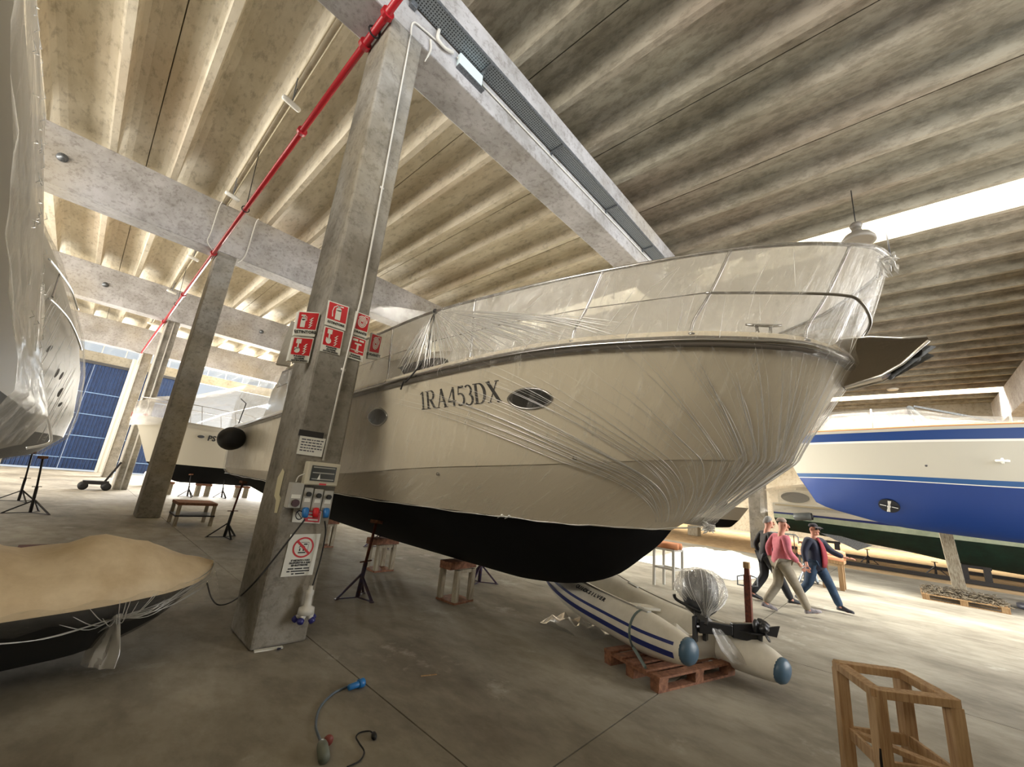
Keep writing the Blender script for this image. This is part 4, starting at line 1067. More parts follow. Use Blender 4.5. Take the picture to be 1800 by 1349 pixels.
for i in range(6):
    t = i/5; w_ = .03+.05*math.sin(PI*min(.8,t)); c = kp + Vector((-.14, .05, -.14))*t
    rows.append([c + Vector((.67,-.73,.3))*w_*math.cos(a) + Vector((.5,.5,.15))*.02*math.sin(a) for a in [2*PI*k/14 for k in range(14)]])
q.loft(rows, close=True)
q.build('film_tail', film_mat('bunched_film', haze=.35, gloss=.18, rough=.18, scale=9, bump=.9, streak=.35), tf, smooth=True)
# ================================================================== SUPPORTS AND THINGS ON THE FLOOR
# ---- keel blocks: four pale posts under a reddish timber pad
def keel_block(loc, rz, h, label):
    t = thing('keel_block', label, 'support block', loc, rz, 'timber keel blocks under the big yacht')
    w, d = .17, .17
    for sx in (-1,1):
        for sy in (-1,1):
            MB().box((sx*w-.04, sy*d-.04, .03), (sx*w+.04, sy*d+.04, h-.12)).build('leg', MT['woodw'], t, local=True, bevel=.004)
    MB().box((-.215,-.215,0),(.215,.215,.03)).build('base', MT['wood_red'], t, local=True)
    MB().box((-.215,-.19,h-.17),(.215,-.14,h-.12)).box((-.215,.14,h-.17),(.215,.19,h-.12)).build('top_rail', MT['woodw'], t, local=True)
    MB().box((-.30,-.13,h-.12),(.30,.13,h-.005)).build('pad', MT['wood_red'], t, local=True, bevel=.006)
    return t
keel_block((4.77, 5.42, 0), .08, .615, 'white-legged timber keel block nearest the camera under the black hull')
keel_block((4.75, 7.80, 0), .0, .615, 'white-legged timber keel block behind the rusty tripod stand, under the hull')
keel_block((4.75, 10.6, 0), .0, .66, 'timber keel block farther aft under the hull, seen past the concrete column')
keel_block((4.75, 12.6, 0), .0, .72, 'timber keel block under the stern, farthest from the camera')

# ---- adjustable tripod boat stands
def stand(loc, rz, h, label, m1, m2, lean=(0,0), group='tripod boat stands', r=.30):
    t = thing('boat_stand', label, 'boat stand', loc, rz, group)
    z = .34; top = Vector((lean[0], lean[1], h))
    MB().tube([(0,0,.02), (lean[0]*.35, lean[1]*.35, h*.45)], .034, 10).build('sleeve', m1, t, local=True, smooth=True)
    MB().tube([(lean[0]*.3, lean[1]*.3, h*.4), top*.97], .023, 10).build('screw', m2, t, local=True, smooth=True)
    for k in range(3):
        a = 2*PI*k/3 + .5; q = MB(); e = Vector((r*math.cos(a), r*math.sin(a), .012))
        q.bar((0,0,z), e, .03, .03); q.bar((0,0,.02), e, .02, .016); q.lathe(e - Vector((0,0,.012)), [(.035,0),(.035,.012)], n=10)
        q.build('leg', m1, t, local=True)
    q = MB(); q.tube([(lean[0]*.36-.12, lean[1]*.36, h*.46), (lean[0]*.36+.12, lean[1]*.36, h*.46)], .011, 6); q.build('nut_handle', m2, t, local=True)
    q = MB(); q.bar(top*.955, top, .16, .12); q.build('pad', MT['wood_red'], t, local=True)
    return t
def hz(y, b):
    bw = cr(W_T, y); f = min(1, b/bw); zk = cr(B_Z, y); return zk + (cr(W_Z, y)-zk)*f**1.25
st1 = stand((3.48, 6.18, 0), .3, hz(6.2,1.1)-.01, 'rusty blue tripod boat stand in front, under the near side of the hull', MT['dark_blue_steel'], MT['rust'], (.14, 0))
stand((5.95, 6.1, 0), .9, hz(6.1,1.25)-.02, 'blue tripod stand under the far side of the hull, behind the nearest keel block', MT['dark_blue_steel'], MT['dark_blue_steel'], (-.05,0), r=.34)
stand((3.05, 12.25, 0), .2, hz(12.2,1.52)-.02, 'dark tripod stand left of the column, under the stern of the big yacht', MT['dark_steel'], MT['rust'], (.12,.0), r=.36)
stand((6.1, 10.2, 0), .2, hz(10.2,1.35)-.02, 'blue tripod stand far under the hull beside the column edge', MT['dark_blue_steel'], MT['dark_blue_steel'], (-.0,.0), r=.36)
stand((-.75, 20.2, 0), .4, 1.55, 'black tripod stand under the second wrapped yacht, left of the blue door', MT['dark_steel'], MT['dark_steel'], (-.1,0), r=.5)
stand((-.35, 17.0, 0), .8, 1.5, 'black tripod stand under the wrapped yacht nearest its bow', MT['dark_steel'], MT['dark_steel'], (-.2,0), r=.5)
stand((-1.55, 15.2, 0), .8, 1.30, 'black tripod stand at the far left edge under the wrapped yacht', MT['dark_steel'], MT['dark_steel'], (-.1,0), r=.45)
stand((-1.1, 8.2, 0), .8, 1.38, 'black tripod stand hidden under the tall wrapped yacht at the left edge', MT['dark_steel'], MT['dark_steel'], (-.1,0), r=.45)
stand((4.2, 24.6, 0), .3, 1.05, 'thin tripod stand under the cream boat behind the second column', MT['dark_steel'], MT['dark_steel'], (.0,.2), r=.35)
stand((5.6, 24.7, 0), .3, 1.05, 'second thin tripod stand under the cream boat behind the second column', MT['dark_steel'], MT['dark_steel'], (.0,.2), r=.35)
for x, y, l in ((3.4, 25.6, 'timber block under the cream boat nearest the second column'), (4.9, 25.5, 'timber block under the cream boat, second from the column'), (6.6,25.5,'timber block under the cream boat, third from the column')):
    t = thing('timber_prop', l, 'support block', (x, y, 0), 0, 'timber blocks under the cream boat')
    for sx in (-.2,.2): MB().box((sx-.09,-.15,0),(sx+.09,.15,.5)).build('leg', MT['woodw'], t, local=True)
    MB().box((-.32,-.2,.5),(.32,.2,.60)).build('pad', MT['wood_red'], t, local=True)
# stands under the green-bottomed boat and dark H-frames
for i, (x, y, h, l) in enumerate(((25.6, 1.2, .62, 'dark tripod stand under the green-bottomed boat, behind the capped man'), (24.9, -.9, .5, 'dark tripod stand under the green-bottomed boat left of the tall timber post'))):
    stand((x, y, 0), .4, h, l, MT['dark_steel'], MT['dark_steel'], r=.35)
def hframe(x, y, h, l):
    t = thing('steel_cradle', l, 'boat cradle', (x, y, 0), 0, 'dark steel cradles under the green-bottomed boat')
    for yy in (-.28,.28): MB().box((-.09,yy-.09,0),(.09,yy+.09,h)).build('leg', MT['dark_steel'], t, local=True)
    MB().box((-.06,-.4,h-.1),(.06,.4,h)).build('crossbar', MT['dark_steel'], t, local=True)
hframe(23.6, -1.9, .62, 'dark steel cradle frame right of the tall timber post')
hframe(23.4, -3.6, .55, 'dark steel cradle frame at the right edge of the picture')
hframe(23.9, 2.4, .85, 'dark steel cradle frame just right of the capped man')
for i, (a, b, l) in enumerate((((23.0, -7, 0), (23.6, 4.2, 0), 'long dark steel rail on the ground in front of the cradles'), ((27.6, -8, 0), (28.3, 6, 0), 'long dark steel rail on the ground behind the cradles'))):
    o = MB().bar(Vector(a)+Vector((0,0,.07)), Vector(b)+Vector((0,0,.07)), .16, .14, up=(0,0,1)).build('ground_rail', MT['dark_steel']); tag(o, l, 'rail', 'ground rails')
# tall timber post under the sailing yacht
o = MB(); o.bar((19.68, -1.18, 0), (19.40, -1.05, 1.80), .30, .22); tag(o.build('timber_post', MT['woodw'], bevel=.01), 'tall weathered timber post propping the blue bottom of the sailing yacht', 'post')
tag(MB().tube([(19.6,-2.6,.13),(21.2,-4.2,.13)], .13, 14).build('spar', MT['grey_plastic'], smooth=True), 'pale round spar lying on the floor at the right edge, behind the chain', 'spar')

# ---- pallets
def pallet(loc, rz, L, W, label, m):
    t = thing('wooden_pallet', label, 'pallet', loc, rz, 'wooden pallets')
    for i in range(5):
        y = -W/2 + .05 + i*(W-.10)/4; MB().box((-L/2, y-.055, .122),(L/2, y+.055, .144)).build('deck_board', m, t, local=True, bevel=.003)
    for x in (-L/2+.07, 0, L/2-.07):
        MB().box((x-.07,-W/2,.1),(x+.07,W/2,.122)).build('stringer_board', m, t, local=True)
        for y in (-W/2+.06, 0, W/2-.06): MB().box((x-.07,y-.055,.022),(x+.07,y+.055,.1)).build('block', m, t, local=True, bevel=.003)
    for y in (-W/2+.06, 0, W/2-.06): MB().box((-L/2,y-.05,0),(L/2,y+.05,.022)).build('bottom_board', m, t, local=True)
    return t
PA = math.atan2(-.37, 1.26)
pc = Vector((4.51,1.95,0)) + Vector((1.26,-.37,0))*.5 + Vector((.23,.70,0))*.5
pallet(pc, PA, 1.3, .78, 'reddish wooden pallet carrying the inflatable dinghy', MT['wood_red'])
pch = Vector((16.75, -1.0, 0)); pallet(pch, -PI/2-.0, 1.5, 1.25, 'pale wooden pallet heaped with anchor chain on the right', MT['wood'])
ch = MB(); random.seed(4)
for k in range(420):
    a = random.uniform(-.6,.6); b = random.uniform(-.78,.72); z = .15 + random.random()**2*.20*(1-abs(b)**3)*(1-abs(a/.65)**3)
    c = pch + Vector((a, b, z)); d = Vector((random.gauss(0,1),random.gauss(0,1),random.gauss(0,.4))).normalized(); u, v = frame_for(d)
    ch.tube([c + d*.06*math.cos(t)+u*.035*math.sin(t) for t in [2*PI*i/8 for i in range(8)]], .011, 4, closed=True)
tag(ch.build('anchor_chain', mat('dull_galvanised_chain', lin(132,122,104), .6, .5, lin(92,80,64), 20), smooth=True), 'heap of grey anchor chain on the pale pallet', 'chain', kind='stuff')
tag(MB().lathe((17.9,-2.4,0), [(.3,0),(.34,.03),(.34,.12),(.28,.15),(.2,.15),(.16,.08)], n=20).build('coiled_hose', mat('dark_hose', lin(60,62,72), .45), smooth=True), 'dark coil beside the chain pallet at the right edge', 'coil')

# ---- inflatable dinghy
DA = Vector((.30,.954,0)).normalized(); DLt = Vector((DA.y,-DA.x,0)); DO = Vector((4.76,1.69,0)) + DLt*.53
def dp(t, l, z): return DO + DA*t + DLt*l + Vector((0,0,z))
DG = thing('inflatable_dinghy', 'white inflatable dinghy with navy stripes lettered QUICKSILVER, on the reddish pallet', 'dinghy', DO, 0)
M_PVC = mat('off_white_hypalon', lin(214,208,194), .5, 0, lin(196,190,176), 3); M_CONE = mat('slate_blue_cone', lin(66,92,112), .4)
def tubeaxis(sg):
    s_ = sg; dz = -.13 if sg > 0 else 0
    e_ = -.30 if sg > 0 else .04
    return curve([dp(e_,s_*.53,.385+dz+e_*.1), dp(e_+.36,s_*.53,.39+dz), dp(1.0,s_*.53,.41+dz), dp(1.7,s_*.52,.45+dz*.8), dp(2.25,s_*.46,.53+dz*.5), dp(2.65,s_*.30,.62+dz*.25), dp(2.8,0,.65)], 7)
TUBES = {}
for sg in (-1, 1):
    P = tubeaxis(sg); TUBES[sg] = P; n = len(P)
    R = [min(.215, .125 + .095*min(1, i/9)) for i in range(n)]
    tb_ = MB().tube(P, R, 20, caps=True).build('tube', M_PVC, DG, smooth=True, auto=.9)
    c = P[0]; ax = (P[0]-P[2]).normalized()
    MB().lathe(c, [(.13,-.02),(.13,.015),(.105,.05),(.055,.068),(.005,.074)], axis=ax, n=24).build('end_cone', M_CONE, tb_, smooth=True)
    # rubbing strake: two navy stripes on the outer side
    for off, wv in ((.06,.032),(-.05,.06)):
        q = MB(); rows = [[],[]]
        for i in range(2, n-4):
            d = (P[i+1]-P[i-1]).normalized(); side = Vector((d.y,-d.x,0)).normalized()*sg; upv = side.cross(d)*sg
            upv = upv if upv.z > 0 else -upv
            for j, o_ in ((0,off-wv/2),(1,off+wv/2)):
                a = o_/R[i]; rows[j].append(P[i] + (side*math.cos(a)+upv*math.sin(a))*(R[i]+.004))
        q.loft(rows); q.build('stripe', MT['navy'] if sg < 0 else MT['navy'], tb_)
    # lifting patch, grab handle line
    q = MB(); q.tube(curve([P[k] + Vector((0,0,1))*R[k]*.95 - DLt*sg*(-.02) + Vector((0,0,.015 if k%8 else -.005)) for k in range(9, n-8, 4)], 5), .009, 6); q.build('grab_line', mat('grey_rope', lin(150,146,136), .7), tb_, smooth=True)
    for k in (10, 22):
        q = MB(); d = (P[k+1]-P[k-1]).normalized(); q.bar(P[k]-d*.09+Vector((0,0,R[k])), P[k]+d*.09+Vector((0,0,R[k])), .07, .03); q.build('patch', MT['grey_plastic'], tb_, bevel=.008)
q = MB(); q.loft([[dp(t,-.36,z), dp(t,0,z-.06), dp(t,.36,z-.1)] for t, z in ((.35,.27),(1.2,.28),(2.0,.36),(2.6,.55))]); q.build('floor', MT['white_gel'], DG, smooth=True)
q = MB(); q.loft([[dp(t,-.34,z+.03), dp(t,0,zk), dp(t,.34,z-.09)] for t, z, zk in ((.33,.25,.15),(1.2,.25,.15),(2.0,.33,.22),(2.7,.56,.46))]); q.build('hull_bottom', MT['white_gel'], DG, smooth=True)
q = MB(); q.prism([dp(.34,-.36,.22), dp(.34,.0,.15), dp(.34,.36,.12), dp(.30,.38,.46), dp(.30,.14,.40), dp(.30,-.14,.42), dp(.30,-.38,.56)], DA*.045); q.build('transom', MT['white_gel'], DG)
q = MB(); q.box((-.3,-.11,-.015),(.3,.11,.015)); q2 = MB(); R3 = Matrix.Translation(dp(1.2,0,.47)) @ Matrix.Rotation(math.atan2(DLt.y,DLt.x),4,'Z') @ Matrix.Rotation(.12,4,'Y')
q2.add([R3 @ v for v in q.v], q.f); q2.build('thwart', MT['white_gel'], DG)
lt = TUBES[-1]; k = 24; d = (lt[k+1]-lt[k-1]).normalized(); side = -Vector((d.y,-d.x,0)).normalized(); upv = Vector((0,0,1)) - d*d.z; upv.normalize()
# name on the tube shoulder, reading bow to stern
for i, chh in enumerate('QUICKSILVER'):
    kk = 20.8 - i*.52; i0 = int(kk); P0 = lt[i0].lerp(lt[i0+1], kk-i0); d = (lt[i0]-lt[i0+1]).normalized()
    sd = Vector((d.y,-d.x,0)).normalized(); sd = sd if sd.dot(DLt) < 0 else -sd
    a = math.radians(52); nv = (sd*math.cos(a) + Vector((0,0,1))*math.sin(a)).normalized(); up_ = nv.cross(d); up_ = up_ if up_.z > 0 else -up_
    M_ = Matrix(((d.x,up_.x,nv.x,0),(d.y,up_.y,nv.y,0),(d.z,up_.z,nv.z,0),(0,0,0,1))); M_.translation = P0 + nv*.219
    bfont(chh, .072, M_, MT['ink'], 'name_letter', DG, bold=.003)

# ratchet strap over the near tube to the pallet
q = MB(); P = []
i0 = 10; c = lt[i0]; R_ = .222
for a in range(100, -81, -12):
    t = math.radians(a); d = (lt[i0+1]-lt[i0-1]).normalized(); sd = -DLt; P.append(c + (sd*math.cos(t) + Vector((0,0,1))*math.sin(t))*R_)
P = P[:13] + [dp(.36,-.80,.16), dp(.36,-.80,.10)]
q.tube(P, [(.018,.004)]*len(P), 6); tag(q.build('ratchet_strap', mat('grey_green_strap', lin(92,104,100), .7)), 'thin grey strap tying the near tube of the dinghy to its pallet', 'strap')

# ---- outboard engine tilted up on the transom, bagged in clear film
OB = thing('outboard_motor', 'black outboard motor bagged in clear film, tilted on the dinghy transom', 'outboard motor', dp(.3,0,.5), 0)
M_ENG = mat('black_engine', lin(24,24,26), .35)
clamp = dp(.26, 0, .52); prop = onz(1336, 1114, .50); head = ony(1230, 1036, 1.86)
ax = (head - clamp).normalized(); leg = (prop - clamp)
q = MB(); u_, v_ = frame_for(ax)
q.lathe(head - ax*.10, [(.10,-.18),(.17,-.12),(.205,.0),(.205,.15),(.185,.24),(.12,.29),(.02,.31)], axis=ax, n=20); q.build('cowling', mat('engine_cowl', lin(44,46,52), .3), OB, smooth=True)
q = MB(); q.bar(head - ax*.26, clamp, .16, .13, w2=.12, h2=.12); q.build('powerhead_base', M_ENG, OB, bevel=.01)
q = MB()
for s in (-.09,.09): q.bar(clamp + DLt*s + DA*.02 + Vector((0,0,.10)), clamp + DLt*s + DA*.02 + Vector((0,0,-.16)), .035, .08)
q.tube([clamp - DLt*.11, clamp + DLt*.11], .02, 8); q.build('clamp_bracket', M_ENG, OB)
l1 = leg.normalized(); up2 = Vector((0,0,1)) - l1*l1.z; up2.normalize(); sd = l1.cross(up2)
q = MB(); q.bar(clamp - l1*.05, clamp + l1*.34, .10, .14, w2=.08, h2=.11); q.bar(clamp + l1*.34, clamp + leg*.93, .07, .15, up=up2, w2=.05, h2=.2); q.build('drive_leg', M_ENG, OB, bevel=.012)
q = MB(); e = clamp + l1*(leg.length*.74); q.prism([e - l1*.10 - sd*.02, e - sd*.09 + l1*.02, e - sd*.08 + l1*.2, e + sd*.08 + l1*.2, e + sd*.09 + l1*.02, e - l1*.10 + sd*.02], up2*.015); q.build('cavitation_plate', M_ENG, OB)
gx = up2; gc = clamp + leg*.98
q = MB(); q.tube([gc - gx*.02 - up2*.13, gc - gx*.02 + up2*.05, gc + up2*.10], [.03,.045,.03], 12); gq = q.build('gearcase', M_ENG, OB, smooth=True)
q = MB(); q.prism([gc - l1*.02 - sd*.01, gc + l1*.20 - up2*.02 - sd*.01, gc + l1*.24 + up2*.10 - sd*.01, gc + l1*.02 + up2*.06 - sd*.01], sd*.02); q.build('skeg', M_ENG, OB)
sdc = sd if sd.dot(CAM-clamp) > 0 else -sd; pa = (sdc*.75 + up2*.55 + l1*.35).normalized(); pu_, pv_ = frame_for(pa)
q = MB(); pc_ = gc + up2*.03 + pa*.05
q.tube([pc_ - pa*.12, pc_ - pa*.02, pc_ + pa*.05], [.05,.052,.042], 14)
for k in range(3):
    a = 2*PI*k/3+.4; d = pu_*math.cos(a) + pv_*math.sin(a); p_ = d.cross(pa)
    rows = []
    for r_, w_ in ((.04,.03),(.08,.062),(.115,.06),(.135,.025)): rows.append([pc_ + d*r_ - p_*w_ - pa*.022*(w_/.05), pc_ + d*r_ + p_*w_ + pa*.022*(w_/.05)])
    q.loft(rows)
q.build('propeller', M_ENG, OB, smooth=True, solid=.008)
q = MB(); q.tube(curve([clamp + Vector((0,0,.14)), clamp + DA*.2 - DLt*.15 + Vector((0,0,.22)), ony(1185, 1045, 2.05)], 5), .018, 8); q.build('tiller', M_ENG, OB, smooth=True)
F_BAG = film_mat('engine_bag_film', haze=.16, gloss=.13, rough=.10, scale=5, stretch=(6,2,1), bump=1.0, streak=.35)
q = MB(); rows = []; random.seed(8)
tiep = clamp + Vector((.02,-.03,.10))
for i, (t, r_) in enumerate(((1.06,.02),(1.03,.14),(.97,.21),(.85,.265),(.65,.29),(.45,.26),(.25,.17),(.1,.07),(0,.035))):
    c = tiep.lerp(head + ax*.18, t) if t > 0 else tiep
    rows.append([c + (u_*math.cos(a)+v_*math.sin(a))*r_*(1+.06*math.sin(a*7+i)+.03*math.sin(a*13-i*2)) for a in [2*PI*k/36 for k in range(37)]])
t2 = tiep + Vector((.06,-.10,-.10)); t3 = tiep + Vector((.12,-.22,-.30)); t4 = tiep + Vector((.18,-.30,-.42))
for c, r_ in ((t2,.07),(t3,.12),(t4,.10)): rows.append([c + Vector((.7,-.6,0))*r_*math.cos(a) + Vector((.3,.4,.1))*r_*.4*math.sin(a)*(1+.3*math.sin(a*5)) for a in [2*PI*k/36 for k in range(37)]])
q.loft(rows, uv=True); bag = q.build('plastic_bag', F_BAG, OB, smooth=True); bag['label'] = 'clear crinkled film bag'
q = MB()
for k in range(34):
    a = random.uniform(0,2*PI); P = []
    for i in range(8):
        j = lerp(1.2, 8, i/7); i0 = min(int(j), 7); kk = int(a/(2*PI)*36)
        P.append(rows[i0][kk].lerp(rows[i0+1][kk], j-i0) + (rows[i0][kk]-tiep.lerp(head,.5))*.012)
    q.tube(P, [.001,.002,.003,.002,.003,.003,.004,.003], 4)
tag(q.build('bag_creases', F_FOLD, bag, smooth=True), kind='stuff')

# ---- rusty jack post with side handles
JP = thing('jack_post', 'rusty brown jack post with two side handles and a wooden block on top', 'jack post', (8.3, 2.0, 0), 0)
MB().box((-.05,-.05,0),(.05,.05,.78)).build('tube', MT['rust'], JP, local=True, bevel=.008)
MB().box((-.09,-.09,0),(.09,.09,.02)).build('base_plate', MT['rust'], JP, local=True)
MB().box((-.036,-.036,.78),(.036,.036,.88)).build('inner_tube', MT['rust'], JP, local=True)
MB().box((-.05,-.045,.88),(.05,.045,.98)).build('wooden_block', MT['wood'], JP, local=True, bevel=.004)
for s in (-1,1): MB().tube([Vector((.7,-.72,0))*s*.05+Vector((0,0,.60)), Vector((.7,-.72,0))*s*.17+Vector((0,0,.61)), Vector((.7,-.72,0))*s*.17+Vector((0,0,.74)), Vector((.7,-.72,0))*s*.05+Vector((0,0,.77))], .012, 8).build('handle', MT['galv'], JP, local=True, smooth=True)

# ---- white trestle with round orange pads behind the dinghy
WT = thing('white_trestle', 'white steel trestle with orange round pads, behind the dinghy', 'trestle', (9.85, 4.0, 0), 0)
q = [(-.13,.26),(-.16,-.2),(.18,.16),(.15,-.28)]
for x, y in q: MB().box((x-.025,y-.025,0),(x+.025,y+.025,.82)).build('leg', MT['white_paint'], WT, local=True)
for a, b in ((0,1),(2,3),(0,2),(1,3)):
    for z in (.4,.8): MB().bar((*q[a],z),(*q[b],z),.04,.04).build('crossbar', MT['white_paint'], WT, local=True)
for x in (-.1,.1): MB().cyl((x,-.28,.89),(x,.26,.89),.07,14).build('pad', mat('orange_wood_pad', lin(196,128,84), .6), WT, local=True, smooth=True)

# ---- pale wooden trestle topped by stacked cushions, behind the capped man
PT = thing('wooden_trestle', 'pale wooden trestle with orange padding beside the capped man', 'trestle', (14.95, 1.45, 0), 0, 'wooden trestles')
for x in (-.2,.2):
    for y in (-.16,.2): MB().box((x-.06,y-.05,0),(x+.06,y+.05,.74)).build('leg', MT['wood'], PT, local=True)
MB().box((-.3,-.26,.66),(.3,.32,.76)).build('top', MT['wood'], PT, local=True, bevel=.01)
q = MB()
for i, z in enumerate((.80,.87,.94)): q.tube([(-.28+.02*i,-.25,z),(-.28+.02*i,.75,z+.03)], (.16,.05)[0]*.45, 8)
for i, z in enumerate((.82,.90)): q.tube([(.05,-.28,z),(.05,.7,z+.02)], .08, 8)
q.build('padding', mat('salmon_padding', lin(214,150,112), .8), PT, local=True, smooth=True)
stand((15.1, 2.15, 0), .2, 1.1, 'grey tripod stand with a rusty top between the two men', MT['galv'], MT['galv'], r=.3)
stand((15.75, 2.0, 0), .9, .8, 'short bluish tripod stand behind the capped man', mat('grey_blue_steel', lin(88,100,112), .5, .3), MT['galv'], r=.3)
BR = thing('metal_barrier', 'rusty grey barrier grille behind the pink-sweater man', 'barrier', (19.6, 3.4, 0), 0)
q = MB(); q.tube([(0,.5,0),(0,.5,1.0),(0,.42,1.08),(0,-.42,1.08),(0,-.5,1.0),(0,-.5,0)], .025, 8); q.build('frame', MT['galv'], BR, local=True, smooth=True)
for k in range(5): MB().tube([(0,-.36+k*.18,.15),(0,-.36+k*.18,1.05)], .015, 6).build('bar', MT['rust'], BR, local=True)
MB().tube([(0,-.48,.15),(0,.48,.15)], .02, 6).build('rail', MT['galv'], BR, local=True)

# ---- heap of crumpled white film on the floor
q = MB(); random.seed(12); nx, ny = 46, 26
C0, C1 = Vector((13.2, 4.9, 0)), Vector((18.3, 4.6, 0))
rows = []
for i in range(nx):
    row = []
    for j in range(ny):
        a = i/(nx-1); b = j/(ny-1); env = math.sin(PI*a)**.7*math.sin(PI*b)**.7
        p = Vector((lerp(12.6,19.5,a), lerp(3.4,6.6,b) - .35*math.sin(a*5), 0)); p.z = .01 + env*(.16+.16*abs(math.sin(a*9+b*4))*abs(math.cos(b*7-a*3)) + .10*random.random())
        row.append(p)
    rows.append(row)
q.loft(rows); tag(q.build('film_heap', mat('crumpled_white_film', lin(232,230,222), .35, 0, lin(200,200,196), 9, .6), smooth=True), 'heap of crumpled white plastic film on the floor left of the men', 'plastic sheet', kind='stuff')
tag(MB().loft([[(5.6+.1*math.sin(j*2.1),2.75+i*.16,.005+ (.10*abs(math.sin(i*1.3+j*2)) if 0<i<5 and 0<j<5 else 0)) if False else (5.15+j*.11+.03*math.sin(i*3), 3.1+i*.14+.04*math.sin(j*2), .005+(.12*abs(math.sin(i*1.7+j*2.3)) if 0<i<6 and 0<j<5 else 0)) for j in range(6)] for i in range(7)]).build('film_scrap', F_BAG, smooth=True), 'scrap of clear film on the floor beside the dinghy, under the hull', 'plastic sheet')

# ---- open wooden crate stand, bottom right corner
CR = thing('wooden_stand', 'open wooden stand of square timbers in the bottom right corner', 'stand', (4.3, .16, 0), 0, 'wooden trestles')
cs = [Vector((4.322,.488,0)), Vector((3.89,.235,0)), Vector((4.219,-.175,0)), Vector((4.62,.10,0))]
cc = sum(cs, Vector())/4
for i in range(4):
    c = cs[i]; inn = (cc-c).normalized()*.045; e = (cs[(i+1)%4]-c).normalized()
    q = MB(); q.bar(c+inn, c+inn+Vector((0,0,.755)), .075, .075, up=(e.x,e.y,0)); q.build('post', MT['wood'], CR, bevel=.004)
    n_ = cs[(i+1)%4]; inn2 = (cc-n_).normalized()*.045
    MB().bar(c+inn-e*.02+Vector((0,0,.775)), n_+inn2+e*.02+Vector((0,0,.775+.0015*i)), .08, .048+.001*i, up=(0,0,1)).build('top_rail', MT['wood'], CR, bevel=.004)
    MB().bar(c+inn*1.4+Vector((0,0,.36)), n_+inn2*1.4+Vector((0,0,.36)), .022, .07, up=(0,0,1)).build('mid_rail', MT['wood'], CR)
MB().bar(cs[0].lerp(cc,.1)+Vector((0,0,.37)), cs[2].lerp(cc,.1)+Vector((0,0,.37)), .06, .03, up=(0,0,1)).build('diagonal_brace', MT['wood'], CR)
q = MB()
for i, zz in ((1,.42),(2,.30),(2,.38)):
    c = cs[i] - (cc-cs[i]).normalized()*.0; q.add([c + (CAM-c).normalized()*.012 + Vector((a*.69,-a*.72,zz+b)) for a, b in ((-.012,-.05),(.012,-.06),(.008,.0),(.016,.05),(-.006,.055),(-.012,0))], [(0,1,2,3,4,5)])
q.build('dark_stain', MT['ink'], CR)

# ---- cables and plugs on the floor by the column
def plug_cable(): pass
EX = thing('extension_lead', 'grey extension lead with blue industrial plug on the floor beside the near column', 'cable', (2.1, 3.4, 0), 0)
P = [onz(640,1196,.03), onz(612,1207,.015), onz(585,1220,.012), onz(562,1245,.012), onz(555,1275,.012), onz(562,1300,.02), onz(566,1312,.03)]
MB().tube(curve(P, 8), .009, 8).build('cable', mat('grey_blue_cable', lin(92,104,116), .55), EX, smooth=True)
a = onz(617,1208,.035); b = onz(660,1192,.035); d = (b-a).normalized()
q = MB(); q.lathe(a, [(.012,-.03),(.024,-.02),(.026,.07),(.026,.08)], axis=d, n=16); q.lathe(a+d*.07, [(.026,0),(.036,.005),(.036,.055),(.03,.06)], axis=d, n=16); q.build('plug', MT['blue_plastic'], EX, smooth=True)['label'] = 'blue industrial plug'
q = MB()
a = onz(566,1308,.04); b = onz(572,1349,.04); d = (b-a).normalized(); q.lathe(a, [(.012,-.03),(.03,.0),(.036,.03),(.036,.16)], axis=d, n=16); q.build('socket', mat('grey_green_socket', lin(110,116,106), .5), EX, smooth=True)
a = onz(577,1302,.05); q = MB(); q.lathe(a, [(.03,-.012),(.034,0),(.03,.012)], axis=d, n=16); q.build('flap', mat('red_flap', lin(128,60,52), .5), EX, smooth=True)
BC = thing('black_flex', 'short black flex with a plug lying curled on the floor, bottom left of centre', 'cable', (1.95, 3.0, 0), 0)
P = [onz(610,1349,.01), onz(632,1338,.01), onz(640,1322,.01), onz(632,1308,.01), onz(626,1296,.01), onz(634,1288,.01), onz(650,1286,.012), onz(658,1292,.02)]
MB().tube(curve(P, 8), .005, 8).build('cable', MT['rubber'], BC, smooth=True)
a = onz(657,1291,.02); d = (onz(660,1310,.02)-a).normalized(); MB().lathe(a, [(.008,-.02),(.018,0),(.02,.03),(.014,.05)], axis=d, n=12).build('plug', MT['rubber'], BC, smooth=True)
tag(MB().bar(onz(740,1189,.004), onz(768,1186,.004), .012, .006).build('wood_splinter', MT['wood']), 'pale splinter lying on the floor in the middle foreground', 'splinter')
tag(MB().loft([[onz(486,1143,.0), onz(494,1141,.0)], [onz(487,1141,.03), onz(494,1139,.03)], [onz(489,1137,.0), onz(497,1138,.0)]]).build('bottle_cap', MT['navy']), 'small dark blue cap on the floor at the foot of the near column', 'cap')
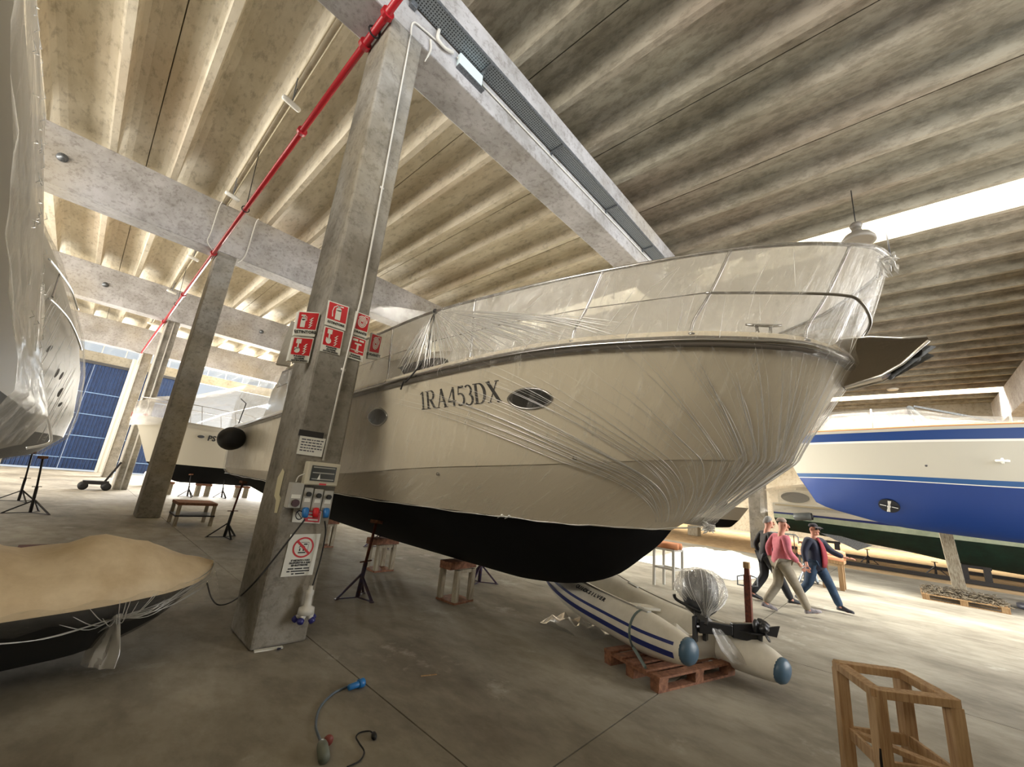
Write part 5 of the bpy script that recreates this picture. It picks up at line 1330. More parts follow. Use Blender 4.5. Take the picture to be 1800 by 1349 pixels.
# ---- dark clutter behind: wheeled jack near third column, bench by second column
TJ = thing('trolley_jack', 'black wheeled trolley jack beside the third column, near the blue door', 'trolley', (1.15, 26.6, 0), 0)
MB().box((-.5,-.3,.25),(.35,.3,.4)).build('frame', MT['dark_steel'], TJ, local=True)
for x in (-.45,.3): 
    for y in (-.28,.28): MB().lathe((x,y,.17), [(.04,-.06),(.17,-.06),(.17,.06),(.04,.06)], axis=(0,1,0), n=16).build('wheel', MT['rubber'], TJ, local=True, smooth=True)
MB().bar((.2,0,.35),(.55,0,1.3),.08,.08).build('handle', MT['dark_steel'], TJ, local=True)
BN = thing('work_bench', 'low dark wooden bench with boards beside the second column', 'bench', (2.75, 14.8, 0), 0)
MB().box((-.45,-.5,.55),(.45,.5,.62)).build('top', MT['wood_red'], BN, local=True)
for x in (-.4,.4):
    for y in (-.45,.45): MB().box((x-.04,y-.04,0),(x+.04,y+.04,.55)).build('leg', MT['woodw'], BN, local=True)
MB().box((-.45,-.5,.25),(.45,.5,.29)).build('shelf', MT['dark_steel'], BN, local=True)
for i, (x, y) in enumerate(((3.4,31.5),(4.1,33))):
    tag(MB().lathe((x,y,0), [(.2,0),(.28,.1),(.3,.7),(.26,.8),(.1,.86)], n=16).build('plastic_drum', MT['white_paint'], smooth=True), ['white plastic drum on the far floor right of the second column', 'second white plastic drum on the far floor, behind the first'][i], 'drum')
tag(MB().box((-.2,9.8,0),(.55,10.1,.28)).build('timber_baulk', mat('dark_red_timber', lin(84,50,44), .8)), 'dark red timber baulk lying behind the tarpaulin-covered tender', 'timber')
# ================================================================== THINGS ON THE NEAR COLUMN
YF = 4.95
class Board:
    """flat sign: origin lower-left P, axes R (right) and U (up), normal toward the viewer"""
    def __init__(s, c, R, U): 
        s.c = [Vector(p) for p in c]; s.n = (s.c[1]-s.c[0]).cross(s.c[3]-s.c[0]).normalized()
        if s.n.dot(CAM - s.c[0]) < 0: s.n = -s.n
    def p(s, x, y, o=0.0):
        a, b, c, d = s.c; return a.lerp(b, x).lerp(d.lerp(c, x), y) + s.n*o
def board_px(px4, plane):
    """px4: TL, TR, BR, BL pixel corners seen on a given plane function -> squared-up board"""
    TL, TR, BR, BL = [plane(*q) for q in px4]; return Board([BL, BR, TR, TL], None, None)
def sign(name, label, B, thick, elems, texts, group, base=None, cat='sign'):
    t = thing(name, label, cat, B.p(.5, 0), 0, group)
    q = MB(); q.prism([B.p(0,0), B.p(1,0), B.p(1,1), B.p(0,1)], -B.n*thick); bd = q.build('board', base or MT['paper'], t)
    for nm, m, polys, off in elems:
        q = MB()
        for poly in polys: q.add([B.p(x, y, off) for x, y in poly], [tuple(range(len(poly)))])
        q.build(nm, m, t)
    r = (B.p(1,.5)-B.p(0,.5)); wdt = r.length; u = (B.p(.5,1)-B.p(.5,0)); hgt = u.length
    for (body, x, y, size, m) in texts:
        bfont(body, size*hgt, facing(B.p(x, y, .004), r, u), m, 'lettering', t, bold=.0012)
    return t
def circ(cx, cy, r, n=20, asp=1.0, a0=0, a1=360): return [(cx + r*math.cos(math.radians(lerp(a0,a1,i/n))), cy + r*asp*math.sin(math.radians(lerp(a0,a1,i/n)))) for i in range(n)]
def rect(x0, y0, x1, y1): return [(x0,y0),(x1,y0),(x1,y1),(x0,y1)]
def flames(x, y, s):
    o = []
    for k in range(4): o += ribbon([(x, y+k*.11*s), (x+.07*s, y+.02*s+k*.11*s), (x+.10*s, y+.08*s+k*.11*s), (x+.18*s, y+.12*s+k*.11*s)], [.03*s,.05*s,.05*s,.01])
    return o
RED_P = ('red_panel', MT['sign_red'], [rect(.05,.27,.95,.96)], .002)
def pict_ext_fl(): return [rect(.18,.34,.40,.68), circ(.29,.70,.10,14,.8), rect(.25,.74,.33,.84), rect(.16,.80,.36,.86)] + ribbon([(.34,.83),(.42,.78),(.44,.62)],[.03,.03,.03]) + flames(.58,.34,.95)
def pict_hand(): return [rect(.18,.74,.42,.92), circ(.30,.46,.135,16,.85), rect(.26,.52,.34,.74), rect(.16,.44,.22,.58)] + flames(.58,.32,.95)
def pict_ext(): return [rect(.40,.32,.66,.74), circ(.53,.75,.13,16,.6), rect(.47,.80,.59,.90), rect(.40,.86,.74,.91)] + ribbon([(.44,.88),(.30,.80),(.25,.62),(.28,.40)],[.035,.035,.035,.05])
def pict_spiral():
    P = []; n = 60
    for i in range(n+1): a = i/n*2*PI*3.4; r = .05+.27*i/n; P.append((.5+r*math.cos(a), .62+r*.82*math.sin(a)))
    return ribbon(P, [.042]*(n+1)) + ribbon([(.5+.32,.62),(.86,.9),(.6,.9)],[.04,.04,.04])
def pict_valve(): return [rect(.14,.80,.48,.90), rect(.56,.82,.86,.90), rect(.30,.66,.74,.73), rect(.46,.40,.58,.66), rect(.12,.38,.90,.42), rect(.40,.32,.62,.36)]
W_ = MT['paper']; I_ = MT['ink']
pf_ = lambda x, y: ony(x, y, YF-.012); pl_ = lambda x, y: ony(x, y, 5.06)
SG = 'red and white fire safety signs on the near column'
sign('fire_sign', 'red ESTINTORE sign with flames, upper one sticking out on the left of the column', board_px(((525,547),(563,550),(553,592),(517,589)), pl_), .07, [RED_P, ('pictogram', W_, pict_ext_fl(), .004)], [('ESTINTORE', .5, .15, .16, I_)], SG)
sign('fire_sign', 'red alarm button sign with a hand, lower one sticking out on the column left', board_px(((516,592),(552,595),(542,638),(506,634)), pl_), .07, [RED_P, ('pictogram', W_, pict_hand(), .004)], [('PULSANTE\nALLARME\nANTINCENDIO', .5, .13, .085, I_)], SG)
sign('fire_sign', 'red extinguisher sign, highest one on the column front, left of the conduit', board_px(((578,528),(614,540),(607,582),(571,570)), pf_), .01, [RED_P, ('pictogram', W_, pict_ext(), .004)], [('ESTINTORE', .5, .15, .13, I_)], SG)
sign('fire_sign', 'red alarm button sign on the column front, below the highest extinguisher sign', board_px(((571,573),(605,583),(597,625),(563,617)), pf_), .01, [RED_P, ('pictogram', W_, pict_hand(), .004)], [('PULSANTE\nALLARME\nANTINCENDIO', .5, .13, .085, I_)], SG)
sign('fire_sign', 'red hose reel spiral IDRANTE sign, right of the conduit on the column front', board_px(((626,547),(652,557),(644,595),(618,587)), pf_), .01, [RED_P, ('pictogram', W_, pict_spiral(), .004)], [('IDRANTE', .5, .15, .14, I_)], SG)
sign('fire_sign', 'red pump control sign below the hose reel sign, right of the conduit', board_px(((618,589),(644,598),(637,637),(609,628)), pf_), .01, [RED_P, ('pictogram', W_, pict_valve(), .004)], [('PULSANTE\nDI SGANCIO', .5, .13, .09, I_)], SG)
sign('fire_sign', 'red hose reel sign sticking out on the right edge of the near column', board_px(((654,585),(672,592),(664,632),(646,630)), lambda x, y: ony(x, y, 5.30)), .05, [RED_P, ('pictogram', W_, pict_spiral(), .004)], [('IDRANTE', .5, .15, .14, I_)], SG)
# prohibition notice near the floor
ring = []
for i in range(32): a0 = 2*PI*i/32; a1 = 2*PI*(i+1)/32; ring.append([(.5+.34*math.cos(a0), .68+.25*math.sin(a0)), (.5+.34*math.cos(a1), .68+.25*math.sin(a1)), (.5+.29*math.cos(a1), .68+.21*math.sin(a1)), (.5+.29*math.cos(a0), .68+.21*math.sin(a0))])
ring += ribbon([(.27,.84),(.73,.52)], [.06,.06])
stove = ribbon([(.40,.80),(.66,.80),(.66,.58)],[.012]*3) + [rect(.36,.54,.60,.57), rect(.38,.59,.42,.66), rect(.50,.59,.54,.66), rect(.50,.74,.62,.77)] + ribbon([(.36,.68),(.46,.74),(.56,.68)],[.02]*3)
sign('prohibition_sign', 'white prohibition notice with a red circle, low on the near column front', board_px(((511,940),(564,939),(549,1011),(493,1015)), pf_), .008, [('pictogram', I_, stove, .002), ('red_ring', MT['sign_red'], ring, .004), ('print', I_, [rect(.16,.16,.34,.19), rect(.37,.16,.62,.19), rect(.65,.16,.84,.19), rect(.14,.10,.24,.13), rect(.27,.10,.86,.13), rect(.30,.04,.38,.07), rect(.42,.04,.72,.07)], .002)], [("E' VIETATO L'USO\nDI STUFETTE A GAS\nED ELETTRICHE", .5, .31, .058, I_)], None)
B = board_px(((517,892),(566,898),(562,921),(513,918)), lambda x, y: ony(x, y, YF-.02))
sign('warning_plate', 'small red and white warning plate just below the sockets', B, .006, [('red_panel', MT['sign_red'], [rect(.40,.08,.97,.92)], .002), ('pictogram', I_, [[(.22+.14*math.cos(a), .5+.34*math.sin(a)), (.22+.14*math.cos(b), .5+.34*math.sin(b)), (.22+.11*math.cos(b), .5+.26*math.sin(b)), (.22+.11*math.cos(a), .5+.26*math.sin(a))] for a, b in [(2*PI*i/20, 2*PI*(i+1)/20) for i in range(20)]] + ribbon([(.14,.7),(.30,.3)],[.03,.03]), .002), ('text_bars', W_, [rect(.46,.68,.92,.78), rect(.5,.44,.88,.54), rect(.54,.2,.9,.3)], .004)], [], None)
random.seed(2); bars = []
for r_ in range(5):
    x = .08
    while x < (.9 if r_ < 4 else .6): w_ = random.uniform(.05,.17); bars.append(rect(x, .80-r_*.15, min(.93,x+w_), .86-r_*.15)); x += w_ + .03
sign('paper_notice', 'white paper notice with lines of print, above the meter box', board_px(((528,766),(573,772),(565,804),(521,798)), lambda x, y: ony(x, y, YF-.014)), .004, [('print', mat('grey_print', lin(70,72,84), .6), bars, .002)], [], None, cat='notice')
o = MB().box((1.70,4.935,2.20),(1.98,4.95,2.27)).build('dark_strip', MT['dark_steel']); tag(o, 'dark strip on the column above the white notice', 'strip')
# meter box with window
MBX = thing('meter_box', 'cream meter box with a dark window on the near column', 'electric box', (2.02, 4.95, 1.66), 0)
fr = MB(); fr.box((1.84,4.83,1.665),(2.215,4.95,1.925)); fr.build('case', mat('cream_plastic', lin(196,190,170), .45), MBX, bevel=.015)
MB().box((1.885,4.822,1.715),(2.165,4.832,1.885)).build('window', mat('smoked_window', lin(62,66,66), .12), MBX)
MB().box((2.0,4.825,1.672),(2.08,4.831,1.692)).build('red_label', MT['sign_red'], MBX)
q = MB(); q.prism([(1.96,4.820,1.73),(1.995,4.820,1.73),(1.985,4.820,1.80)],(0,-.001,0)); q.build('paper_slip', MT['paper'], MBX)
q = MB()
for z in (1.73, 1.80, 1.86): q.box((1.90,4.8195,z),(2.15,4.822,z+.012))
q.build('breaker_row', MT['grey_plastic'], MBX)
# sockets
M_SOCK = mat('pale_grey_socket', lin(170,168,160), .4)
def socket(lab, x0, x1, z0, z1, dep, knob, plugm):
    t = thing('socket_outlet', lab, 'socket', ((x0+x1)/2, 4.95, z0), 0, 'socket outlets below the meter box')
    MB().box((x0,4.95-dep,z0),(x1,4.95,z1)).build('case', M_SOCK, t, bevel=.008)
    if knob: MB().cyl(((x0+x1)/2,4.95-dep,z1-.07),((x0+x1)/2,4.95-dep-.035,z1-.07),.026,14).build('knob', MT['rubber'], t)
    MB().box((x0+.02,4.95-dep-.004,(z0+z1)/2-.03),(x1-.02,4.95-dep,(z0+z1)/2+.01)).build('label_plate', MT['paper'], t)
    if plugm is not None:
        c = Vector(((x0+x1)/2, 4.95-dep-.02, z0+.03)); MB().lathe(c, [(.03,.0),(.036,.02),(.036,.05),(.03,.10)], axis=(-.1,-.4,-1), n=16).build('inlet_cap', plugm, t, smooth=True)
    return t
t = socket('tall pale socket outlet on the left, with a black round outlet', 1.715, 1.85, 1.41, 1.68, .11, False, None)
MB().cyl((1.79,4.84,1.465),(1.79,4.82,1.465),.04,16).build('outlet', mat('dark_red_outlet', lin(60,20,26), .4), t)
socket('socket outlet with black knob and blue cap, directly right of the tall one', 1.862, 1.965, 1.385, 1.635, .10, True, MT['blue_plastic'])
socket('middle socket outlet with black knob and red cap', 1.975, 2.08, 1.385, 1.625, .10, True, MT['sign_red'])
socket('rightmost socket outlet with black knob and large blue cap', 2.09, 2.2, 1.385, 1.615, .10, True, MT['blue_plastic'])
cd_ = MB().tube(curve([ony(537,833,4.88), ony(525,838,4.88), ony(520,848,4.88)],6), .007, 6).build('meter_lead', MT['white_paint'], smooth=True); tag(cd_, 'short white lead curving from the meter box to the tall socket', 'cable')
# conduits up the column
q = MB(); P = [ony(568,810,4.925), ony(604,650,4.925), ony(636,520,4.925), ony(672,330,4.925), ony(716,95,4.925), ony(722,60,4.925)]
q.tube(P, .013, 8); 
for p_ in (P[1], P[3]): q.bar(p_+Vector((-.03,.01,0)), p_+Vector((.03,.01,0)), .012, .03)
tag(q.build('conduit', MT['white_paint'], smooth=True), 'white conduit running up the front of the near column from the meter box', 'conduit')
# hanging leads
q = MB(); pts = [Vector((1.915,4.80,1.30)), ony(480,985,4.82), ony(440,1032,4.95), onz(408,1058,.09), onz(385,1064,.05), onz(372,1052,.14), onz(364,1026,.42)]
q.tube(curve(pts, 10), .009, 6); tag(q.build('black_lead', MT['rubber'], smooth=True), 'black cable drooping from a blue socket cap towards the covered tender', 'cable')
HL = thing('hanging_multiplug', 'white multi-way plug with navy caps hanging on a black lead low on the near column', 'multi-plug', (2.15, 4.84, .33), 0)
MB().tube(curve([Vector((2.145,4.82,1.28)), ony(572,940,4.84), ony(563,985,4.84), ony(549,1032,4.84)], 8), .008, 6).build('lead', MT['rubber'], HL, smooth=True)
b0 = ony(547,1030,4.84); MB().lathe(b0, [(.02,0),(.025,-.04),(.04,-.05),(.04,-.09),(.035,-.10),(.04,-.20),(.08,-.22),(.085,-.28),(.04,-.29)], n=18).build('body', MT['white_paint'], HL, smooth=True)
for k in range(5):
    a = 2*PI*k/5+.2; d = Vector((math.cos(a), math.sin(a)*.8, -.9)).normalized(); c = b0 + Vector((0,0,-.28)) + Vector((math.cos(a),math.sin(a),0))*.04
    c.y = min(c.y, 4.90)
    MB().lathe(c, [(.028,0),(.028,.05)], axis=d, n=12).build('outlet', MT['white_paint'], HL, smooth=True)
    MB().lathe(c+d*.05, [(.03,0),(.034,.01),(.034,.04),(.02,.05)], axis=d, n=12).build('cap', mat('navy_cap', lin(40,40,110), .4), HL, smooth=True)
# cream paint smear on the left face of the column
col0 = bpy.data.objects['concrete_column']
pxs = [(497,824),(500,830),(491,870),(494,876),(487,902),(482,902),(485,880),(482,872),(488,840)]
MB().add([onx(x,y,1.694) for x,y in pxs], [tuple(range(len(pxs)))]).build('paint_smear', mat('cream_paint', lin(214,208,176), .6), col0)
tag(MB().bar(Vector((1.74,4.93,.006)), Vector((2.0,4.9,.006)), .05, .012).build('plaster_strip', MT['paper']), 'pale strip at the foot of the near column', 'strip')

# ================================================================== CEILING SERVICES
CT = thing('cable_tray', 'galvanised perforated cable tray running along the front of the nearest beam', 'cable tray', (6, 4.8, 9.3), 0)
m = mat('perforated_galvanised', lin(128,134,138), .45, .4); nt = m.node_tree; N = nt.nodes; L = nt.links
tc = N.new('ShaderNodeTexCoord'); vo = N.new('ShaderNodeTexVoronoi'); vo.inputs['Scale'].default_value = 22; vo.inputs['Randomness'].default_value = 0.15
L.new(tc.outputs['Object'], vo.inputs['Vector']); r = N.new('ShaderNodeValToRGB'); r.color_ramp.elements[0].position = .28; r.color_ramp.elements[1].position = .34
r.color_ramp.elements[0].color = lin(48,52,54); r.color_ramp.elements[1].color = lin(134,140,144); L.new(vo.outputs['Distance'], r.inputs['Fac']); L.new(r.outputs['Color'], N['Principled BSDF'].inputs['Base Color'])
MB().box((-1.0,4.60,9.30),(24.5,4.91,9.312)).build('tray_base', m, CT)
MB().box((-1.0,4.59,9.30),(24.5,4.602,9.37)).build('side_flange', MT['galv'], CT); MB().box((-1.0,4.908,9.30),(24.5,4.918,9.36)).build('side_flange', MT['galv'], CT)
for px, py in ((850,128),(977,265),(1071,369),(1137,438)):
    x = onz(px, py, 9.27).x; q = MB(); q.bar((x,4.58,9.275),(x,4.945,9.275),.05,.04); q.bar((x,4.94,9.2),(x,4.94,9.29),.05,.018); q.build('bracket', MT['galv'], CT)
tag(MB().tube([(2.9,4.925,9.16),(24.4,4.925,9.16)], .016, 8).build('conduit', MT['white_paint'], smooth=True), 'pale conduit running under the cable tray along the nearest beam', 'conduit')
JB = thing('junction_box', 'pale blue-white junction box on the nearest beam beside the cable tray', 'junction box', (3.2, 4.9, 9.1), 0)
MB().box((2.93,4.86,9.0),(3.48,4.95,9.26)).build('case', mat('pale_blue_box', lin(206,222,226), .4), JB, bevel=.01)
MB().box((2.93,4.85,8.97),(3.55,4.95,9.0)).build('rail', MT['galv'], JB)
tag(MB().tube(curve([ony(722,62,4.92), ony(727,40,4.92), ony(745,52,4.92), ony(790,92,4.92)],6), .014, 8).build('conduit', MT['white_paint'], smooth=True), 'white conduit linking the column top to the junction box', 'conduit')
tag(MB().tube(curve([ony(772,53,4.90), ony(770,68,4.88), ony(782,84,4.88), ony(796,92,4.9)],6), .03, 8).build('flexible_conduit', MT['white_paint'], smooth=True), 'thick white curved hose beside the junction box', 'conduit')
tag(MB().tube(curve([ony(757,70,4.92), ony(757,88,4.92), ony(747,108,4.93)],6), [.02]*7+[.016]*3+[.008]*3, 6).build('loose_flap', MT['white_paint'], smooth=True), 'white curled strip hanging from the nearest beam beside the column top', 'strip')
tag(MB().box((1.9,4.87,9.2),(2.02,4.95,9.9)).build('vertical_duct', MT['galv'], bevel=.01), 'short grey vertical duct on the nearest beam over the column', 'duct')
RP = thing('sprinkler_pipe', 'red water pipe running along the column row under the beams', 'pipe', (1.6, 20, 8.62), 0)
MB().tube([(1.60,-2,8.62),(1.60,38.0,8.62)], .057, 12).build('pipe', MT['red'], RP, smooth=True)
for y in (4.9, 5.6, 8.3, 16.2, 21.8, 27.4):
    q = MB(); q.lathe((1.60,y-.04,8.62), [(.057,0),(.095,0),(.095,.08),(.057,.08)], axis=(0,1,0), n=14); q.build('coupling', MT['red'], RP)
for y in (5.3, 12.4, 23.5):
    q = MB(); q.tube([(1.60+.09*math.cos(a), y, 8.62+.09*math.sin(a)) for a in [2*PI*i/12 for i in range(12)]], .014, 5, closed=True)
    q.tube([(1.60,y,8.71),(1.52,y,10.5)], .011, 6) if y > 6 else q.bar((1.64,y,8.70),(1.72,y,8.70),.03,.05)
    q.build('hanger', MT['dark_steel'], RP)
MB().tube([(1.60,38.0,8.62),(1.60,38.2,8.55),(1.60,38.3,7.8)], .05, 10).build('down_pipe', MT['white_paint'], RP, smooth=True)
for x, lb in ((1.40,'left'),(1.56,'right')):
    tag(MB().tube([(x,YB,10.46),(x,38.4,10.46)], .022, 8).build('conduit', mat('pale_conduit', lin(176,166,140), .5), smooth=True), 'pale conduit under the roof rib above the red pipe, %s of the pair' % lb, 'conduit', 'pair of conduits above the red pipe')
labs = ['white bulkhead lamp hung under the roof, nearest of the row above the red pipe', 'white bulkhead lamp just before the second beam, above the red pipe', 'white bulkhead lamp in the third bay above the red pipe', 'white bulkhead lamp in the far bay above the red pipe', 'white bulkhead lamp nearest the blue door']
for (y, lb) in zip((9.2, 14.3, 20.5, 26.0, 34.0), labs):
    t = thing('ceiling_lamp', lb, 'lamp', (1.44, y, 9.9), 0, 'white bulkhead lamps on brackets')
    q = MB(); q.lathe((1.44-.21,y,9.9), [(.03,0),(.055,.02),(.065,.08),(.065,.34),(.055,.40),(.03,.42)], axis=(1,.12,-.1), n=14); q.build('body', mat('lamp_white', lin(226,226,220), .35), t, smooth=True)
    for s in (-1,1): MB().tube([(1.44,y,9.95),(1.44+s*.05,y+s*.16,10.46)], .012, 6).build('bracket', MT['galv'], t)
tag(MB().tube(curve([Vector((1.38,15.9,10.4)), Vector((1.36,16.08,10.2)), Vector((1.36,16.1,9.3)), Vector((1.35,16.12,8.9)), Vector((1.56,16.1,8.66))],6), .018, 6).build('conduit', MT['white_paint'], smooth=True), 'white conduit dropping down the second beam beside the red pipe', 'conduit')
tag(MB().tube(curve([Vector((2.5,15.9,10.4)), Vector((2.48,16.08,10.2)), Vector((2.46,16.1,9.0)), Vector((2.3,16.1,8.6))],6), .022, 6).build('conduit', MT['white_paint'], smooth=True), 'white conduit dropping down the second beam, right of the second column', 'conduit')
for i, (x, y, lb) in enumerate(((1.74,27.31,'left corner of the third column'),(2.02,27.31,'middle of the third column'),(1.72,38.50,'left corner of the farthest column'))):
    tag(MB().tube([(x,y,.0),(x,y,8.7)], .03, 8).build('conduit', MT['white_paint'], smooth=True), 'pale vertical conduit on the ' + lb, 'conduit')
tag(MB().tube([(2.30,19.5,5.5),(2.30,19.5,8.7),(2.30,24.0,8.7)], .035, 8).build('copper_pipe', mat('salmon_pipe', lin(170,104,92), .5), smooth=True), 'thin salmon pipe beyond the second column under the third beam', 'pipe') if False else None
for y0, x0_, lb in ((16.14,-2.2,'second beam'),(27.34,-.9,'third beam'),(27.34,6.0,'third beam, right of the column')):
    q = MB(); q.lathe((x0_,y0,9.6), [(.02,0),(.12,.01),(.12,.05),(.06,.07),(.05,.12)], axis=(.2,-1,-.1), n=16); tag(q.build('round_fitting', MT['galv'], smooth=True), 'small round metal fitting on the face of the ' + lb, 'fitting')
# rows of red signs on the far columns
for i, (x, lb) in enumerate(((1.66,'leftmost'),(1.86,'second'),(2.07,'third'),(2.30,'rightmost, lower'))):
    yy = 27.28; z = 3.75 if i < 3 else 3.35
    bd_ = Board([(x-.14,yy,z-.36),(x+.06,yy,z-.36),(x+.06,yy,z),(x-.14,yy,z)], None, None)
    sign('fire_sign', 'tiny distant red fire sign on the third column, %s of four' % lb, bd_, .02, [('red_panel', mat('faded_sign_red', lin(170,60,50), .5), [rect(.02,.3,.98,.98)], .003)], [], 'distant fire signs on the third column')
# pendant lamp and thin rod at the right
PL = thing('pendant_lamp', 'grey bell-shaped pendant lamp hanging under the rooflight above the bow rail', 'lamp', (12.6, .0, 9.1), 0)
pc2 = onx(1506, 408, 12.6)
MB().lathe(pc2 + Vector((0,0,.12)), [(.10,.0),(.11,-.10),(.14,-.14),(.28,-.24),(.36,-.36),(.37,-.44),(.30,-.43)], n=22).build('shade', mat('grey_lamp_shade', lin(120,114,104), .5), PL, smooth=True)
MB().lathe(pc2 + Vector((0,0,.1)), [(.08,0),(.12,.03),(.14,.10),(.10,.16),(.03,.18)], n=16).build('cap', mat('grey_lamp_cap', lin(104,98,90), .5), PL, smooth=True)
MB().tube(curve([pc2+Vector((0,0,.28)), pc2+Vector((-.03,0,.7)), pc2+Vector((.06,.0,1.1)), (pc2.x+.1, pc2.y, 10.6)],5), .012, 6).build('flex', MT['rubber'], PL, smooth=True)
pr = onx(1554, 385, 15.6)
tag(MB().tube([(15.5, pr.y, 11.1),(15.5, pr.y, 9.75)], .022, 6).build('hanging_rod', MT['dark_steel'], smooth=True), 'thin dark rod hanging from the rooflight, right of the pendant lamp', 'rod')
q = MB(); q.lathe((34.5,-.6,10.1), [(.25,0),(.3,.08),(.2,.14)], n=14); tag(q.build('ceiling_lamp', MT['white_paint'], smooth=True), 'small round white lamp under the far roof on the right', 'lamp')

# ================================================================== PEOPLE
M_SKIN = mat('skin', lin(206,150,124), .55, 0, lin(190,126,104), 12)
def skin_mesh(verts, edges, root, sub=2):
    names = list(verts); me = bpy.data.meshes.new('s')
    me.from_pydata([verts[n][0] for n in names], [(names.index(a), names.index(b)) for a, b in edges], [])
    o = bpy.data.objects.new('s', me); COL.objects.link(o)
    md = o.modifiers.new('skin', 'SKIN'); md.use_smooth_shade = True; md.branch_smoothing = 0.6
    for i, n in enumerate(names):
        sv = me.skin_vertices[0].data[i]; r = verts[n][1]; sv.radius = r if isinstance(r, tuple) else (r, r); sv.use_root = (n == root)
    s2 = o.modifiers.new('sub', 'SUBSURF'); s2.levels = sub; s2.render_levels = sub
    dg = bpy.context.evaluated_depsgraph_get(); res = bpy.data.meshes.new_from_object(o.evaluated_get(dg))
    bpy.data.objects.remove(o); bpy.data.meshes.remove(me); return res
def link_part(me, name, m, parent):
    me.materials.clear(); me.materials.append(m); me.polygons.foreach_set('use_smooth', [True]*len(me.polygons)); me.name = name
    o = bpy.data.objects.new(name, me); COL.objects.link(o); o.parent = parent; PM[o.name] = PM[parent.name]; return o
def person(label, loc, heading, J, cfg):
    """J: joint positions in the person's own frame (x forward, y left, z up)"""
    t = thing('person', label, 'person', loc, math.atan2(heading[1], heading[0]))
    V = lambda n: Vector(J[n])
    verts = {}; 
    def add(n, p, r): verts[n] = (tuple(p), r)
    add('pelvis', V('pelvis'), .10); add('waist', V('pelvis').lerp(V('chest'), .45), .10); add('chest', V('chest'), .085); add('neckb', V('neckb'), .065); add('neck', V('neck')-Vector((0,0,.02)), .047)
    add('head', V('head')-Vector((0,0,.015)), (.104,.094)); add('crown', V('crown')-Vector((0,0,.025)), (.082,.074))
    E = [('pelvis','waist'),('waist','chest'),('chest','neckb'),('neckb','neck'),('neck','head'),('head','crown')]
    for s in 'lr':
        add('sh'+s, V('sh'+s)*.92+Vector((0,0,.08*V('sh'+s).z))-Vector((0,0,.02)), .036); add('el'+s, V('el'+s), .036); add('wr'+s, V('wr'+s), .027); E.extend([('chest','sh'+s),('sh'+s,'el'+s),('el'+s,'wr'+s)])
        hd = V('ha'+s); add('palm'+s, V('wr'+s).lerp(hd, .5), (.04,.02)); E.append(('wr'+s,'palm'+s))
        add('hip'+s, V('hip'+s), .08); add('kn'+s, V('kn'+s), .05); add('an'+s, V('an'+s), .04); add('toe'+s, V('toe'+s), .035); E.extend([('pelvis','hip'+s),('hip'+s,'kn'+s),('kn'+s,'an'+s),('an'+s,'toe'+s)])
    me = skin_mesh(verts, E, 'pelvis')
    # fingers, nose and ears appended to the body mesh
    ex = MB(); f = Vector((math.cos(cfg.get('turn',0)), math.sin(cfg.get('turn',0)), cfg.get('nod',-.1))).normalized(); sdv = Vector((-f.y, f.x, 0)).normalized(); upv = f.cross(sdv); h = V('head')
    ex.tube([h + f*.085 + upv*.03, h + f*.105 + upv*.0, h + f*.12 - upv*.018, h + f*.09 - upv*.03], [.010,.013,.018,.008], 8)
    for s in (-1,1): ex.sphere(h + sdv*s*.085 - f*.005, .03, 8, 6, (.5,.5,1))
    ex.sphere(h + f*.062 - upv*.075, .042, 10, 6, (1,1,.8))
    for s in 'lr':
        w, e = V('wr'+s), V('ha'+s); d = (e-w).normalized(); back = Vector((1,0,0)) - d*d.x; back.normalize(); side = d.cross(back)
        pl = w.lerp(e, .5)
        for k, ln in enumerate((.072,.08,.075,.06)):
            b0 = pl + d*.025 + back*(.027 - k*.018); c_ = side*(.014 if s == 'l' else -.014)
            ex.tube([b0, b0 + d*ln*.5 + c_*.4, b0 + d*ln*.8 + c_*1.3, b0 + d*ln + c_*2.2], [.010,.0095,.0085,.006], 6)
        b0 = pl - d*.01 + back*.03; ex.tube([b0, b0 + back*.022 + d*.025, b0 + back*.024 + d*.055], [.011,.010,.007], 6)
    vb = [tuple(v.co) for v in me.vertices]; fb_ = [tuple(p.vertices) for p in me.polygons]; n0 = len(vb)
    m2 = bpy.data.meshes.new('body'); m2.from_pydata(vb + [tuple(v) for v in ex.v], [], fb_ + [tuple(i+n0 for i in ff) for ff in ex.f]); bpy.data.meshes.remove(me)
    body = link_part(m2, 'body', M_SKIN, t)
    for s in (-1,1): MB().sphere(h + f*.083 + sdv*s*.032 + upv*.028, .011, 8, 6).build('eye', MT['ink'], t, local=True, smooth=True)
    MB().tube([h + f*.088 - upv*.052 + sdv*s for s in (-.025,0,.025)], [.004,.006,.004], 6).build('mouth', mat('lips', lin(150,84,78), .6), t, local=True, smooth=True)
    # upper garment
    k = cfg['top_r']; vs = {'hem': (tuple(V('pelvis')+Vector((0,0,cfg.get('hem',-.02)))), .148*k), 'pel': (tuple(V('pelvis')+Vector((.01,0,.06))), .152*k), 'waist': (tuple(V('pelvis').lerp(V('chest'),.4)+Vector((.02,0,0))), .152*k), 'chest': (tuple(V('chest')), (.16*k,.15*k)), 'neckb': (tuple(V('neckb')+Vector((0,0,.005))), .074)}
    es = [('hem','pel'),('pel','waist'),('waist','chest'),('chest','neckb')]
    for s in 'lr':
        vs['cl'+s] = (tuple(V('chest').lerp(V('sh'+s), .6)+Vector((0,0,.04))), .10*k); vs['sh'+s] = (tuple(V('sh'+s)), .078*k); vs['el'+s] = (tuple(V('el'+s)), .056*k); vs['wr'+s] = (tuple(V('el'+s).lerp(V('wr'+s),.93)), .045*k); es += [('chest','cl'+s),('cl'+s,'sh'+s),('sh'+s,'el'+s),('el'+s,'wr'+s)]
